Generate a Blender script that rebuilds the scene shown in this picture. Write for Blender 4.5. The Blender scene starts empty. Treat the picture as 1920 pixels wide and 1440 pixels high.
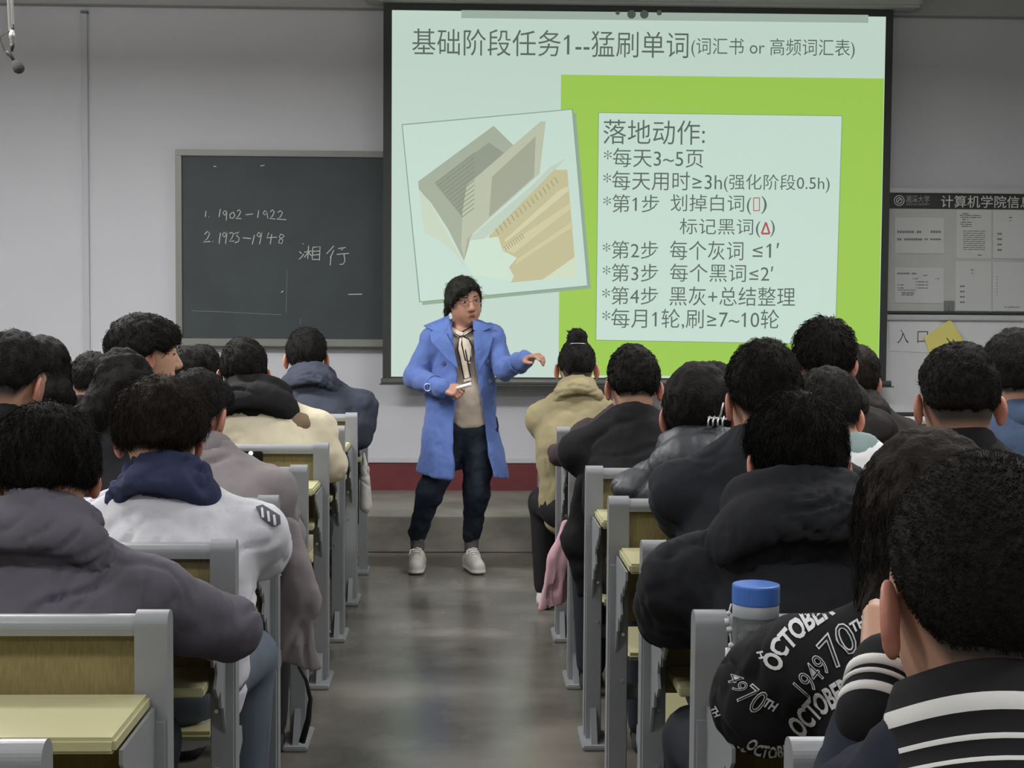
import bpy, bmesh, math, random
import numpy as np
from mathutils import Vector, Matrix, noise
from mathutils.bvhtree import BVHTree

random.seed(7); np.random.seed(7)
SC = bpy.context.scene
COL = SC.collection
PI = math.pi

# ------------------------------------------------------------------ camera
F = 2800.0; CW, CH = 1920, 1440; HC = 1.44
VPX, VPY = 867.0, 566.0
yaw_c = math.atan((960 - VPX) / F); pit_c = math.atan((720 - VPY) / F)
cam_d = bpy.data.cameras.new('camera'); cam = bpy.data.objects.new('camera', cam_d); COL.objects.link(cam)
cam_d.sensor_width = 36; cam_d.lens = F / CW * 36; cam_d.clip_start = 0.05
RC = Matrix.Rotation(-yaw_c, 3, 'Z') @ Matrix.Rotation(PI/2 - pit_c, 3, 'X') @ Matrix.Rotation(0.007, 3, 'Z')
cam.matrix_world = Matrix.Translation((0, 0, HC)) @ RC.to_4x4()
SC.camera = cam
SC.view_settings.view_transform = 'Standard'; SC.view_settings.look = 'None'
SC.view_settings.gamma = 1; SC.view_settings.use_curve_mapping = False
SC.view_settings.exposure = 0.0

# ------------------------------------------------------------------ light
w = bpy.data.worlds.new('world'); SC.world = w; w.use_nodes = True
w.node_tree.nodes['Background'].inputs[0].default_value = (.85, .9, 1, 1)
w.node_tree.nodes['Background'].inputs[1].default_value = 0.4
def area(x, y, z, sx, sy, p, col=(.99, .99, 1), rot=(0, 0, 0)):
    l = bpy.data.lights.new('ceiling_lamp_and_fill', 'AREA'); l.shape = 'RECTANGLE'; l.size = sx; l.size_y = sy
    l.energy = p; l.color = col
    o = bpy.data.objects.new('ceiling_lamp_and_fill', l); o.location = (x, y, z); o.rotation_euler = rot
    COL.objects.link(o)
LAMPS = [(-2.3, 6.6, 124), (1.9, 6.4, 58), (-2.1, 4.2, 48), (1.9, 4.0, 40), (-2.1, 1.4, 36), (1.9, 1.2, 30), (-.2, -1.3, 28)]
for lx, ly, lp in LAMPS:
    area(lx, ly, 2.95, 1.5, .25, lp)
    area(lx, ly, 3.0, 1.5, .25, lp*.95, rot=(PI, 0, 0))   # added upward fill: ceiling bounce brightens the upper wall

def W(px, py, d):
    """point at world depth Y=d seen at this pixel of the photograph"""
    v = RC @ Vector(((px - 960) / F, (720 - py) / F, -1))
    t = d / v.y
    return Vector((v.x * t, d, HC + v.z * t))
def WZ(px, py, z):
    v = RC @ Vector(((px - 960) / F, (720 - py) / F, -1))
    t = (z - HC) / v.z
    return Vector((v.x * t, v.y * t, z))

# ------------------------------------------------------------------ materials
def lin(c):
    return tuple(((x/255)/12.92 if x/255 <= .04045 else ((x/255+.055)/1.055)**2.4) for x in c)
MATS = {}
def mat(name, rgb, rough=.6, metal=0, bump=0, bscale=40, var=0, vscale=5, emit=None, es=0, spec=.5, alpha=None, trans=0, sheen=0, stretch=None, col2=None):
    if name in MATS: return MATS[name]
    m = bpy.data.materials.new(name); m.use_nodes = True
    nt = m.node_tree; b = nt.nodes['Principled BSDF']
    c = lin(rgb) if max(rgb) > 1 else rgb
    b.inputs['Base Color'].default_value = (*c, 1)
    b.inputs['Roughness'].default_value = rough; b.inputs['Metallic'].default_value = metal
    b.inputs['Specular IOR Level'].default_value = spec
    if trans: b.inputs['Transmission Weight'].default_value = trans
    if sheen: b.inputs['Sheen Weight'].default_value = sheen
    if emit is not None:
        b.inputs['Emission Color'].default_value = (*lin(emit), 1); b.inputs['Emission Strength'].default_value = es
    tc = nt.nodes.new('ShaderNodeTexCoord'); src = tc.outputs['Object']
    if stretch:
        mp = nt.nodes.new('ShaderNodeMapping'); mp.inputs['Scale'].default_value = stretch
        nt.links.new(src, mp.inputs[0]); src = mp.outputs[0]
    if var:
        n = nt.nodes.new('ShaderNodeTexNoise'); n.inputs['Scale'].default_value = vscale; n.inputs['Detail'].default_value = 5
        nt.links.new(src, n.inputs['Vector'])
        r = nt.nodes.new('ShaderNodeValToRGB')
        c2 = lin(col2) if col2 else tuple(x*(1-var) for x in c)
        r.color_ramp.elements[0].position = .35; r.color_ramp.elements[1].position = .65
        r.color_ramp.elements[0].color = (*c2, 1); r.color_ramp.elements[1].color = (*c, 1)
        nt.links.new(n.outputs[0], r.inputs[0]); nt.links.new(r.outputs[0], b.inputs['Base Color'])
    if bump:
        n2 = nt.nodes.new('ShaderNodeTexNoise'); n2.inputs['Scale'].default_value = bscale; n2.inputs['Detail'].default_value = 4
        nt.links.new(src, n2.inputs['Vector'])
        bp = nt.nodes.new('ShaderNodeBump'); bp.inputs['Strength'].default_value = bump; bp.inputs['Distance'].default_value = .01
        nt.links.new(n2.outputs[0], bp.inputs['Height']); nt.links.new(bp.outputs[0], b.inputs['Normal'])
    MATS[name] = m
    return m
def cloth(rgb, name=None, rough=.88, bump=.22, bscale=16, var=.12, sheen=.0):
    return mat(name or 'cloth_%d_%d_%d' % rgb, rgb, rough, bump=bump, bscale=bscale, var=var, vscale=9, sheen=sheen, spec=.2)

M_WALL = mat('wall_paint', (186, 186, 190), .8, bump=.06, bscale=60, var=.04, vscale=1.2)
M_CEIL = mat('ceiling_paint', (170, 170, 168), .9)
M_MAROON = mat('maroon_paint', (104, 42, 46), .5, var=.25, vscale=6)
M_TRIM = mat('trim_paint', (176, 176, 178), .6)
M_METAL = mat('grey_enamel', (142, 144, 146), .33, bump=.03, bscale=120, var=.07, vscale=12)
M_METD = mat('grey_enamel_dark', (84, 84, 82), .5)
M_WOODB = mat('olive_wood', (138, 124, 76), .5, var=.22, vscale=22, stretch=(9, 9, .5), bump=.03)
M_WOODT = mat('yellow_laminate', (186, 181, 140), .38, var=.05, vscale=3)
M_EDGE = mat('laminate_edge', (160, 152, 98), .6, var=.2, vscale=30)
M_BOLT = mat('bolt_steel', (225, 225, 225), .25, metal=.8)
M_SKIN = mat('skin', (182, 138, 114), .55, var=.12, vscale=7, bump=.05, bscale=90)
M_SKIN2 = mat('skin_light', (196, 152, 126), .55, var=.12, vscale=7, bump=.05, bscale=90)
M_EAR = mat('skin_ear', (186, 124, 104), .5)
M_STUB = mat('shaved_scalp', (74, 66, 60), .8, var=.25, vscale=40)
def fade_skin(m):
    nt = m.node_tree; b = nt.nodes['Principled BSDF']; src = b.inputs['Base Color'].links[0].from_socket
    at = nt.nodes.new('ShaderNodeAttribute'); at.attribute_name = 'stubble'
    mx = nt.nodes.new('ShaderNodeMix'); mx.data_type = 'RGBA'; mx.inputs[7].default_value = (*lin((48, 43, 40)), 1)
    nt.links.new(at.outputs['Fac'], mx.inputs[0]); nt.links.new(src, mx.inputs[6]); nt.links.new(mx.outputs[2], b.inputs['Base Color'])
fade_skin(M_SKIN); fade_skin(M_SKIN2)
def hairmat(rgb): return mat('hair_%d_%d_%d' % rgb, tuple(int(c*.8) for c in rgb), .78, spec=.12, var=.35, vscale=45, bump=.5, bscale=160)

# ------------------------------------------------------------------ helpers
def prop(o, label=None, cat=None, group=None, kind=None):
    if label: o['label'] = label
    if cat: o['category'] = cat
    if group: o['group'] = group
    if kind: o['kind'] = kind
    return o
def root(name, loc, label, cat, group=None):
    o = bpy.data.objects.new(name, None); o.location = loc; o.empty_display_size = .1
    COL.objects.link(o); prop(o, label, cat, group); o['_loc'] = list(loc)
    return o
def base_of(p):
    v = Vector((0, 0, 0))
    while p is not None:
        v += p.location; p = p.parent
    return v
def mk(name, V, Fc, m, parent=None, smooth=False, label=None, kind=None, cat=None, group=None, mi=None):
    """mesh object from world-space vertices; with a parent they are stored relative to it"""
    V = np.asarray(V, dtype=float)
    if parent is not None: V = V - np.array(base_of(parent))
    me = bpy.data.meshes.new(name)
    if isinstance(Fc, np.ndarray) and len(Fc):
        n, k = Fc.shape
        me.vertices.add(len(V)); me.vertices.foreach_set('co', V.astype(np.float32).ravel())
        me.loops.add(n*k); me.loops.foreach_set('vertex_index', Fc.astype(np.int32).ravel())
        me.polygons.add(n)
        me.polygons.foreach_set('loop_start', np.arange(0, n*k, k, dtype=np.int32))
        me.polygons.foreach_set('loop_total', np.full(n, k, dtype=np.int32))
        me.update(calc_edges=True)
    else:
        me.from_pydata([tuple(v) for v in V], [], [tuple(f) for f in Fc]); me.update()
    for x in (m if isinstance(m, (list, tuple)) else [m]): me.materials.append(x)
    if mi is not None: me.polygons.foreach_set('material_index', np.asarray(mi, dtype=np.int32))
    if smooth: me.polygons.foreach_set('use_smooth', np.ones(len(me.polygons), dtype=bool))
    o = bpy.data.objects.new(name, me); COL.objects.link(o); o.parent = parent
    prop(o, label, cat, group, kind)
    return o
class MB:
    def __init__(s): s.V = []; s.F = []
    def add(s, V, Fc):
        n = len(s.V); s.V += [tuple(v) for v in V]; s.F += [tuple(i + n for i in f) for f in Fc]; return s
    def box(s, a, b, bev=0):
        x0, y0, z0 = [min(a[i], b[i]) for i in range(3)]; x1, y1, z1 = [max(a[i], b[i]) for i in range(3)]
        if bev <= 0:
            return s.add([(x0,y0,z0),(x1,y0,z0),(x1,y1,z0),(x0,y1,z0),(x0,y0,z1),(x1,y0,z1),(x1,y1,z1),(x0,y1,z1)],
                     [(0,3,2,1),(4,5,6,7),(0,1,5,4),(1,2,6,5),(2,3,7,6),(3,0,4,7)])
        bm = bmesh.new(); bmesh.ops.create_cube(bm, size=1)
        for v in bm.verts: v.co = Vector(((x0+x1)/2 + v.co.x*(x1-x0), (y0+y1)/2 + v.co.y*(y1-y0), (z0+z1)/2 + v.co.z*(z1-z0)))
        bmesh.ops.bevel(bm, geom=bm.edges[:], offset=bev, segments=2, affect='EDGES')
        bm.verts.index_update()
        s.add([v.co[:] for v in bm.verts], [[v.index for v in f.verts] for f in bm.faces]); bm.free(); return s
    def prism_x(s, prof, x0, x1):
        """side profile [(y,z)] extruded along x"""
        n = len(prof); V = [(x0, y, z) for y, z in prof] + [(x1, y, z) for y, z in prof]
        Fc = [tuple(range(n))[::-1], tuple(range(n, 2*n))] + [(i, (i+1) % n, n+(i+1) % n, n+i) for i in range(n)]
        return s.add(V, Fc)
    def tube(s, pts, r, seg=8, cap=True):
        pts = [Vector(p) for p in pts]; n = len(pts); rs = r if isinstance(r, (list, tuple)) else [r]*n
        V = []; prev = None
        for i, p in enumerate(pts):
            t = (pts[min(i+1, n-1)] - pts[max(i-1, 0)]).normalized()
            if prev is None:
                a = Vector((0, 0, 1)) if abs(t.z) < .9 else Vector((1, 0, 0)); u = t.cross(a).normalized()
            else:
                u = (prev - t*prev.dot(t)).normalized()
            prev = u; v = t.cross(u)
            for k in range(seg):
                an = 2*PI*k/seg; V.append(p + (u*math.cos(an) + v*math.sin(an))*rs[i])
        Fc = [(i*seg+k, i*seg+(k+1) % seg, (i+1)*seg+(k+1) % seg, (i+1)*seg+k) for i in range(n-1) for k in range(seg)]
        if cap: Fc += [tuple(range(seg))[::-1], tuple(range((n-1)*seg, n*seg))]
        return s.add(V, Fc)
    def lathe(s, prof, c, seg=28):
        V = []; n = len(prof)
        for r, z in prof:
            for k in range(seg):
                a = 2*PI*k/seg; V.append((c[0]+r*math.cos(a), c[1]+r*math.sin(a), c[2]+z))
        Fc = [(i*seg+k, i*seg+(k+1) % seg, (i+1)*seg+(k+1) % seg, (i+1)*seg+k) for i in range(n-1) for k in range(seg)]
        Fc += [tuple(range(seg))[::-1], tuple(range((n-1)*seg, n*seg))]
        return s.add(V, Fc)
    def build(s, name, m, parent=None, smooth=False, **kw): return mk(name, s.V, s.F, m, parent, smooth, **kw)

# ------------------------------------------------------------------ implicit surfaces (smooth bodies)
def seg_d(P, a, b, ra, rb, n=None, f=1.0):
    a = np.array(a, float); b = np.array(b, float); ba = b - a; L = max(ba @ ba, 1e-9)
    pa = P - a; h = np.clip((pa @ ba) / L, 0, 1); q = pa - h[..., None]*ba
    d2 = (q*q).sum(-1)
    if n is not None:
        qn = q @ np.array(n, float); d2 = d2 + (1/f**2 - 1)*qn*qn
        return (np.sqrt(d2) - (ra + (rb-ra)*h)) * (f if f < 1 else 1)
    return np.sqrt(d2) - (ra + (rb-ra)*h)
def ell_d(P, c, r, R=None):
    q = P - np.array(c, float)
    if R is not None: q = q @ np.array(R)          # world -> local (R columns are the axes)
    r = np.array(r, float); k0 = np.sqrt(((q/r)**2).sum(-1)); k1 = np.sqrt(((q/r**2)**2).sum(-1)) + 1e-9
    return k0*(k0-1)/k1
def tor_d(P, c, R1, r, R=None, sz=1.0, sy=1.0):
    q = P - np.array(c, float)
    if R is not None: q = q @ np.array(R)
    l = np.sqrt(q[..., 0]**2 + (q[..., 1]/sy)**2) - R1
    return np.sqrt(l*l + (q[..., 2]/sz)**2) - r
def C(a, b, ra, rb, k=.02, n=None, f=1., op='+'):
    a = np.array(a, float); b = np.array(b, float); r = max(ra, rb)
    if n is not None and f > 1: r *= f
    return (lambda P: seg_d(P, a, b, ra, rb, n, f), np.minimum(a, b)-r, np.maximum(a, b)+r, k, op)
def E(c, r, R=None, k=.02, op='+'):
    c = np.array(c, float); m = max(r)
    return (lambda P: ell_d(P, c, r, R), c-m, c+m, k, op)
def T(c, R1, r, R=None, k=.015, sz=1., sy=1., op='+'):
    c = np.array(c, float); m = R1*max(sy, 1)+r*max(sz, 1)
    return (lambda P: tor_d(P, c, R1, r, R, sz, sy), c-m, c+m, k, op)
def G(fn, k=.01, op='&'): return (fn, None, None, k, op)   # whole-grid operation
def blob(prims, res):
    los = [p[1] for p in prims if p[4] == '+']; his = [p[2] for p in prims if p[4] == '+']
    lo = np.min(los, 0) - 3*res; hi = np.max(his, 0) + 3*res
    n = np.ceil((hi-lo)/res).astype(int) + 1
    ax = [lo[i] + res*np.arange(n[i]) for i in range(3)]
    D = np.full(n, .2)
    for fn, l, h, k, op in prims:
        if l is None: sl = (slice(None),)*3
        else:
            pad = k + 3*res
            i0 = np.clip(np.floor((l-pad-lo)/res).astype(int), 0, n); i1 = np.clip(np.ceil((h+pad-lo)/res).astype(int)+1, 0, n)
            if (i1 <= i0).any(): continue
            sl = tuple(slice(i0[i], i1[i]) for i in range(3))
        P = np.stack(np.meshgrid(*[ax[i][sl[i]] for i in range(3)], indexing='ij'), -1)
        d = fn(P); c = D[sl]
        if op == '+':
            hh = np.maximum(k - np.abs(c-d), 0)/k; D[sl] = np.minimum(c, d) - hh*hh*k*.25
        else:
            if op == '-': d = -d
            hh = np.maximum(k - np.abs(c-d), 0)/k; D[sl] = np.maximum(c, d) + hh*hh*k*.25
    return nets(D, lo, res)
def nets(D, lo, res):
    S = D < 0; nx, ny, nz = D.shape
    cs = [(a, b, c) for a in (0, 1) for b in (0, 1) for c in (0, 1)]
    sub = lambda A, a, b, c: A[a:nx-1+a, b:ny-1+b, c:nz-1+c]
    cnt = sum(sub(S, *q).astype(np.int8) for q in cs)
    act = (cnt > 0) & (cnt < 8)
    idx = np.argwhere(act); N = len(idx)
    if N == 0: return np.zeros((0, 3)), np.zeros((0, 4), int)
    vid = np.full(act.shape, -1, np.int64); vid[tuple(idx.T)] = np.arange(N)
    acc = np.zeros((N, 3)); num = np.zeros(N)
    for q in cs:
        for axs in range(3):
            if q[axs]: continue
            r = list(q); r[axs] = 1
            a = D[tuple((idx+q).T)]; b = D[tuple((idx+r).T)]
            cr = (a < 0) != (b < 0)
            t = np.where(cr, a/np.where(cr, a-b, 1), 0)
            p = np.tile(np.array(q, float), (N, 1)); p[:, axs] = t
            acc += p*cr[:, None]; num += cr
    V = lo + (idx + acc/np.maximum(num, 1)[:, None])*res
    Fs = []
    for axs in range(3):
        o = [i for i in range(3) if i != axs]
        a = S[tuple(slice(0, -1) if i == axs else slice(None) for i in range(3))]
        b = S[tuple(slice(1, None) if i == axs else slice(None) for i in range(3))]
        e = np.argwhere(a != b)
        e = e[(e[:, o[0]] > 0) & (e[:, o[1]] > 0) & (e[:, o[0]] < D.shape[o[0]]-1) & (e[:, o[1]] < D.shape[o[1]]-1)]
        if not len(e): continue
        q = []
        for d0, d1 in ((0, 0), (1, 0), (1, 1), (0, 1)):
            g = e.copy(); g[:, o[0]] -= d0; g[:, o[1]] -= d1; q.append(vid[tuple(g.T)])
        q = np.stack(q, 1); ins = S[tuple(e.T)]
        flip = ins if axs != 1 else ~ins
        q[~flip] = q[~flip][:, ::-1]
        Fs.append(q)
    return V, np.concatenate(Fs)
def normals(V, Fc):
    a, b, c = V[Fc[:, 0]], V[Fc[:, 1]], V[Fc[:, 2]]
    fn = np.cross(b-a, c-a); N = np.zeros_like(V)
    for i in range(Fc.shape[1]): np.add.at(N, Fc[:, i], fn)
    return N/(np.linalg.norm(N, axis=1, keepdims=True)+1e-12)
def crumple(V, Fc, amp, fr, seed=0, aniso=(1, 1, 1)):
    N = normals(V, Fc); rs = np.random.RandomState(seed)
    d = np.zeros(len(V)); off = rs.rand(3)*50
    Q = V*np.array(aniso)*fr + off
    d = np.array([noise.fractal(Vector(q), .9, 2.0, 3) for q in Q])
    return V + N*(d*amp)[:, None]
def wrinkle(V, Fc, amp, fr, seed=0, aniso=(1, 1, 1), bend=.25):
    """creases: narrow valleys where a slowly warped noise crosses zero"""
    N = normals(V, Fc); rs = np.random.RandomState(seed); off = rs.rand(3)*40
    A = np.array(aniso)*fr; out = np.zeros(len(V))
    for i, v in enumerate(V):
        w_ = noise.noise(Vector(v*5+off))*bend
        q = noise.noise(Vector((v+w_*.3)*A+off)); m = noise.noise(Vector(v*4+off+9))
        out[i] = -max(0, 1-abs(q)/.13)*max(0, min(1, m*2.2+.45))
    return V + N*(out*amp)[:, None]
def join(parts):
    V = []; Fc = []; n = 0
    for v, f in parts:
        if len(v) == 0: continue
        V.append(v); Fc.append(np.asarray(f)+n); n += len(v)
    return np.concatenate(V), np.concatenate(Fc)
def bvh_of(*objs):
    V = []; Fc = []
    for o in objs:
        n = len(V); b = base_of(o.parent) if o.parent else Vector((0, 0, 0))
        V += [v.co + b for v in o.data.vertices]; Fc += [[i+n for i in p.vertices] for p in o.data.polygons]
    return BVHTree.FromPolygons(V, Fc)

def text_mesh(body, offset=0.0, bold=0, shear=0):
    c = bpy.data.curves.new('t', 'FONT'); c.body = body; c.size = 1; c.offset = offset; c.shear = shear
    c.resolution_u = 3
    o = bpy.data.objects.new('t', c); COL.objects.link(o)
    bpy.context.view_layer.update()
    me = bpy.data.meshes.new_from_object(o.evaluated_get(bpy.context.evaluated_depsgraph_get()))
    V = np.array([v.co[:] for v in me.vertices]); Fc = [list(p.vertices) for p in me.polygons]
    bpy.data.objects.remove(o); bpy.data.curves.remove(c); bpy.data.meshes.remove(me)
    return V, Fc
def flat_text(name, body, box, ydepth, m, parent, offset=-.012, lift=.004):
    """printed text filling a pixel box of the flat board standing at world Y=ydepth"""
    V, Fc = text_mesh(body, offset)
    if '1' in body and lift < .0015:      # the flag of each figure one
        v1 = text_mesh('1', offset)[0]; sw = v1[:, 0].max()-v1[:, 0].min(); tp = v1[:, 1].max()
        for i, ch_ in enumerate(body):
            if ch_ == '1':
                xr = text_mesh(body[:i+1], offset)[0][:, 0].max() - sw*.5; n = len(V)
                V = np.vstack([V, [[xr, tp, 0], [xr, tp-.085, 0], [xr-.17, tp-.20, 0], [xr-.17, tp-.125, 0]]]); Fc = Fc + [[n, n+3, n+2, n+1]]
    a = W(box[0], box[3], ydepth); b = W(box[2], box[1], ydepth); a2 = W(box[0], box[1], ydepth)
    x0, x1 = a.x, b.x; z0 = a.z; z1 = a2.z
    mn = V.min(0); mx = V.max(0)
    P = np.zeros_like(V)
    P[:, 0] = x0 + (V[:, 0]-mn[0])/(mx[0]-mn[0])*(x1-x0)
    P[:, 2] = z0 + (V[:, 1]-mn[1])/(mx[1]-mn[1])*(z1-z0)
    P[:, 1] = ydepth - lift
    return mk(name, P, Fc, m, parent)
def slab(name, pts, m, parent, y, t=.003, **kw):
    """thin flat sheet from a pixel outline, lying on plane Y=y and t thick"""
    f = [W(px, py, y) for px, py in pts]
    n = len(f); V = [(p.x, y - t, p.z) for p in f] + [(p.x, y, p.z) for p in f]
    Fc = [tuple(range(n)), tuple(range(n, 2*n))[::-1]] + [(i, n+i, n+(i+1) % n, (i+1) % n) for i in range(n)]
    return mk(name, V, Fc, m, parent, **kw)
# ------------------------------------------------------------------ the room
YW = 9.73; YS = 8.51; ZS = .206
MB().box((-4.3, -3, -.1), (4.3, YW+.2, 0)).build('floor', mat('polished_concrete', (128, 124, 113), .24, bump=.04, bscale=9, var=.3, vscale=1.7, col2=(84, 81, 73)), kind='structure')
MB().box((-4.3, YS, 0), (4.3, YW, ZS), .006).build('trim_5', mat('platform_concrete', (126, 122, 112), .55, bump=.1, bscale=14, var=.42, vscale=3, stretch=(1, 1, 2.5)), kind='structure')
MB().box((-4.3, YW, 0), (4.3, YW+.2, 3.6)).build('wall_front', M_WALL, kind='structure')
MB().box((-4.3, YW-.012, ZS), (4.3, YW, .387)).build('baseboard_front', M_MAROON, kind='structure')
MB().box((-4.3, YW-.022, .387), (4.3, YW, .415), .003).build('trim_1', M_TRIM, kind='structure')
MB().box((-4.5, -3, 0), (-4.3, YW+.2, 3.6)).build('wall_left', M_WALL, kind='structure')
MB().box((4.3, -3, 0), (4.5, YW+.2, 3.6)).build('wall_right', M_WALL, kind='structure')
MB().box((-4.5, -3.2, 0), (4.5, -3, 3.6)).build('wall_back', M_WALL, kind='structure')
MB().box((-4.5, -3.2, 3.5), (4.5, YW+.2, 3.7)).build('ceiling', M_CEIL, kind='structure')
zt = W(300, 15, YW).z
MB().box((-4.3, YW-.10, zt), (4.3, YW, 3.5), .004).build('trim_2', mat('beam_paint', (150, 150, 150), .85), kind='structure')
xa, xb = W(154, 300, YW).x, W(167, 300, YW).x
MB().box((xa, YW-.02, .415), (xb, YW, zt-.03), .004).build('trim_3', mat('conduit', (170, 170, 175), .6), kind='structure')
MB().box((xa+.005, YW-.03, zt-.045), (xb+.005, YW, zt-.028)).build('trim_4', M_METD, kind='structure')

# ------------------------------------------------------------------ blackboard
YB = YW-.05
bb = root('blackboard', (W(530, 460, YB).x, YB, W(530, 460, YB).z), 'dark green chalkboard with grey metal frame and chalk dates on the white wall', 'blackboard')
p0 = W(341, 292, YB); p1 = W(790, 637, YB)
MB().box((p0.x, YB-.002, p1.z), (p1.x, YB+.04, p0.z)).build('writing_surface', mat('board_slate', (46, 54, 56), .62, var=.22, vscale=3, bump=.03), bb)
q0 = W(329, 280, YB); q1 = W(790, 651, YB)
fm = mat('board_frame_metal', (120, 120, 114), .4, var=.08)
MB().box((q0.x, YB-.02, p0.z), (q1.x, YB+.04, q0.z), .004).build('frame_top', fm, bb)
MB().box((q0.x, YB-.03, q1.z), (q1.x, YB+.04, p1.z), .004).build('frame_bottom', fm, bb)
MB().box((q0.x, YB-.02, p1.z), (p0.x, YB+.04, p0.z), .002).build('frame_side', fm, bb)
strokes = '''245,465 240,505|265,503 267,507|345,450 335,505|385,470 375,460 362,478 372,495 388,475 390,460 385,530|425,475 410,490 412,512 430,515 445,495 435,473 425,475|460,465 475,455 485,470 470,500 450,515 490,517|520,490 570,485|610,460 602,510|665,470 650,462 640,480 652,492 668,475 672,515|690,470 705,455 718,470 705,500 685,515 725,520|740,475 760,462 775,475 760,505 735,520 800,524
235,625 255,605 270,620 255,655 225,680 275,675|291,673 293,677|345,615 335,690|385,625 370,610 358,630 370,645 390,625 392,605 380,690|405,620 425,612 435,625 425,650 405,675 440,672|440,620 475,610 455,635 475,650 470,675 445,685|500,650 555,655|580,630 565,695|625,625 608,612 598,632 612,645 630,625 635,605 615,695|680,615 665,650 735,645|700,625 690,695|780,630 760,625 752,645 778,665 770,690 748,685 752,665 785,640 780,630
914,688 919,694|890,745 908,760|888,800 908,782 922,762|925,750 975,740|955,705 950,795|950,755 925,785|955,750 975,775|985,715 980,795|985,715 1035,712 1030,805|985,745 1030,740|985,770 1030,765|980,800 1030,800|1130,705 1105,735 1080,760|1130,735 1105,790|1112,770 1105,840|1160,725 1212,716 1180,735|1150,765 1235,757|1200,762 1207,810 1195,832 1170,835
1230,1042 1325,1040|622,152 650,147|297,153 315,157|765,1027 780,1018'''
chalk = mat('chalk', (196, 198, 192), .95); chalk_f = mat('faint_chalk', (112, 118, 118), .95)
def chalk_obj(name, s, m, r):
    b = MB()
    for st in s.replace('\n', '|').split('|'):
        pts = [tuple(map(float, q.split(','))) for q in st.split()]
        pts = [W(320+x/3.693, 270+y/3.693, YB-.004) for x, y in pts]
        b.tube(pts, r, 5)
    return b.build(name, m, bb, kind='stuff')
for ln, nm in zip(strokes.split('\n'), ('chalk_line', 'chalk_line', 'chalk_characters', 'chalk_marks')):
    chalk_obj(nm, ln, chalk, .0032)
chalk_obj('chalk_smudge', '145,1155 300,1160 460,1168 600,1176 765,1182|800,1170 806,870|900,1205 896,1250', chalk_f, .0022)

# ------------------------------------------------------------------ projection screen with slide
YP = 9.52
def lit(name, rgb, s=1.0): return mat(name, tuple(int(c*.35) for c in rgb), .7, emit=rgb, es=s)
scr = root('projection_screen', (W(1190, 720, YP).x, YP, W(1190, 720, YP).z), 'large pull-down projection screen showing a lit lime green and white slide', 'projection screen')
o0 = W(719, 5, YP); o1 = W(1661, 716, YP); i0 = W(735, 19, YP); i1 = W(1647, 711, YP)
blk = mat('screen_border', (40, 44, 40), .6)
MB().box((o0.x, YP, o1.z), (o1.x, YP+.006, o0.z)).build('screen_border', blk, scr)
M_LW = lit('slide_pale', (194, 214, 202), .92); M_LC = lit('slide_card', (198, 220, 208), .92); M_LG = lit('slide_green', (160, 206, 84), .85)
MB().box((i0.x, YP-.002, i1.z), (i1.x, YP, i0.z)).build('slide_background', M_LW, scr)
MB().tube([(o0.x-.01, YP-.005, o1.z-.012), (o1.x+.03, YP-.005, o1.z-.012)], .02, 10).build('weight_bar', mat('bar_metal', (88, 90, 86), .4), scr, True)
MB().box((o0.x-.02, YP-.012, o1.z-.036), (o1.x+.05, YP+.016, o1.z-.028)).build('bar_lip', M_METD, scr)
MB().box((o0.x-.12, YP-.09, o0.z), (o1.x+.16, YP+.09, o0.z+.16), .015).build('roller_case', mat('case_paint', (150, 152, 148), .4), scr)
def S(px, py): return (px, py)
y1 = YP-.002
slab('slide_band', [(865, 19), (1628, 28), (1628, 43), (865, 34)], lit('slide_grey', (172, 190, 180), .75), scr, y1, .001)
gx0 = 1053; gx1 = 1647
ga = W(1052, 140, y1); MB().box((ga.x, y1-.001, i1.z+.015), (i1.x-.004, y1, ga.z)).build('green_panel', M_LG, scr)
slab('text_card', [(1123, 212), (1578, 218), (1565, 645), (1118, 637)], M_LC, scr, y1, .003)
slab('card_edge', [(1121.5, 210.5), (1579.5, 216.5), (1566.5, 646.5), (1116.5, 638.5)], lit('card_edge', (142, 182, 112), .75), scr, y1, .002)
M_TX = lit('slide_text', (108, 124, 116), .6); M_TR = lit('slide_text_red', (196, 96, 100), .7)
# cast shadows painted as dark discs at the very top of the slide
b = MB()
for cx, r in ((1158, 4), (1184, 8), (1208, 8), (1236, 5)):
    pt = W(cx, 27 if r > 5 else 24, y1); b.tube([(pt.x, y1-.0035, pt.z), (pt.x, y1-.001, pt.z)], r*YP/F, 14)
b.build('slide_shadow_blobs', lit('slide_dark', (84, 96, 88), .6), scr)
YT = y1-.003
lines = [('基础阶段任务1--猛刷单词', (773, 53, 1291, 103)), ('(词汇书 or 高频词汇表)', (1296, 70, 1603, 107)),
 ('落地动作:', (1131, 224, 1322, 270)), ('*每天3~5页', (1132, 277, 1319, 313)), ('*每天用时≥3h', (1131, 320, 1354, 356)), ('(强化阶段0.5h)', (1357, 326, 1556, 360)),
 ('*第1步', (1131, 364, 1236, 398)), ('划掉白词(', (1257, 364, 1409, 401)), (')', (1427, 368, 1438, 401)), ('标记黑词(', (1274, 409, 1426, 444)), (')', (1444, 413, 1453, 444)),
 ('*第2步', (1130, 451, 1234, 485)), ("每个灰词", (1256, 451, 1394, 487)), ("≤1′", (1411, 455, 1461, 483)),
 ('*第3步', (1130, 494, 1234, 528)), ("每个黑词≤2′", (1256, 494, 1450, 528)), ('*第4步', (1129, 537, 1234, 571)), ('黑灰+总结整理', (1255, 537, 1491, 573)),
 ('*每月1轮,刷≥7~10轮', (1129, 578, 1461, 616))]
for t, bx in lines: flat_text('slide_writing', t, bx, YT, M_TX, scr, -.002, .001)
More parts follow.
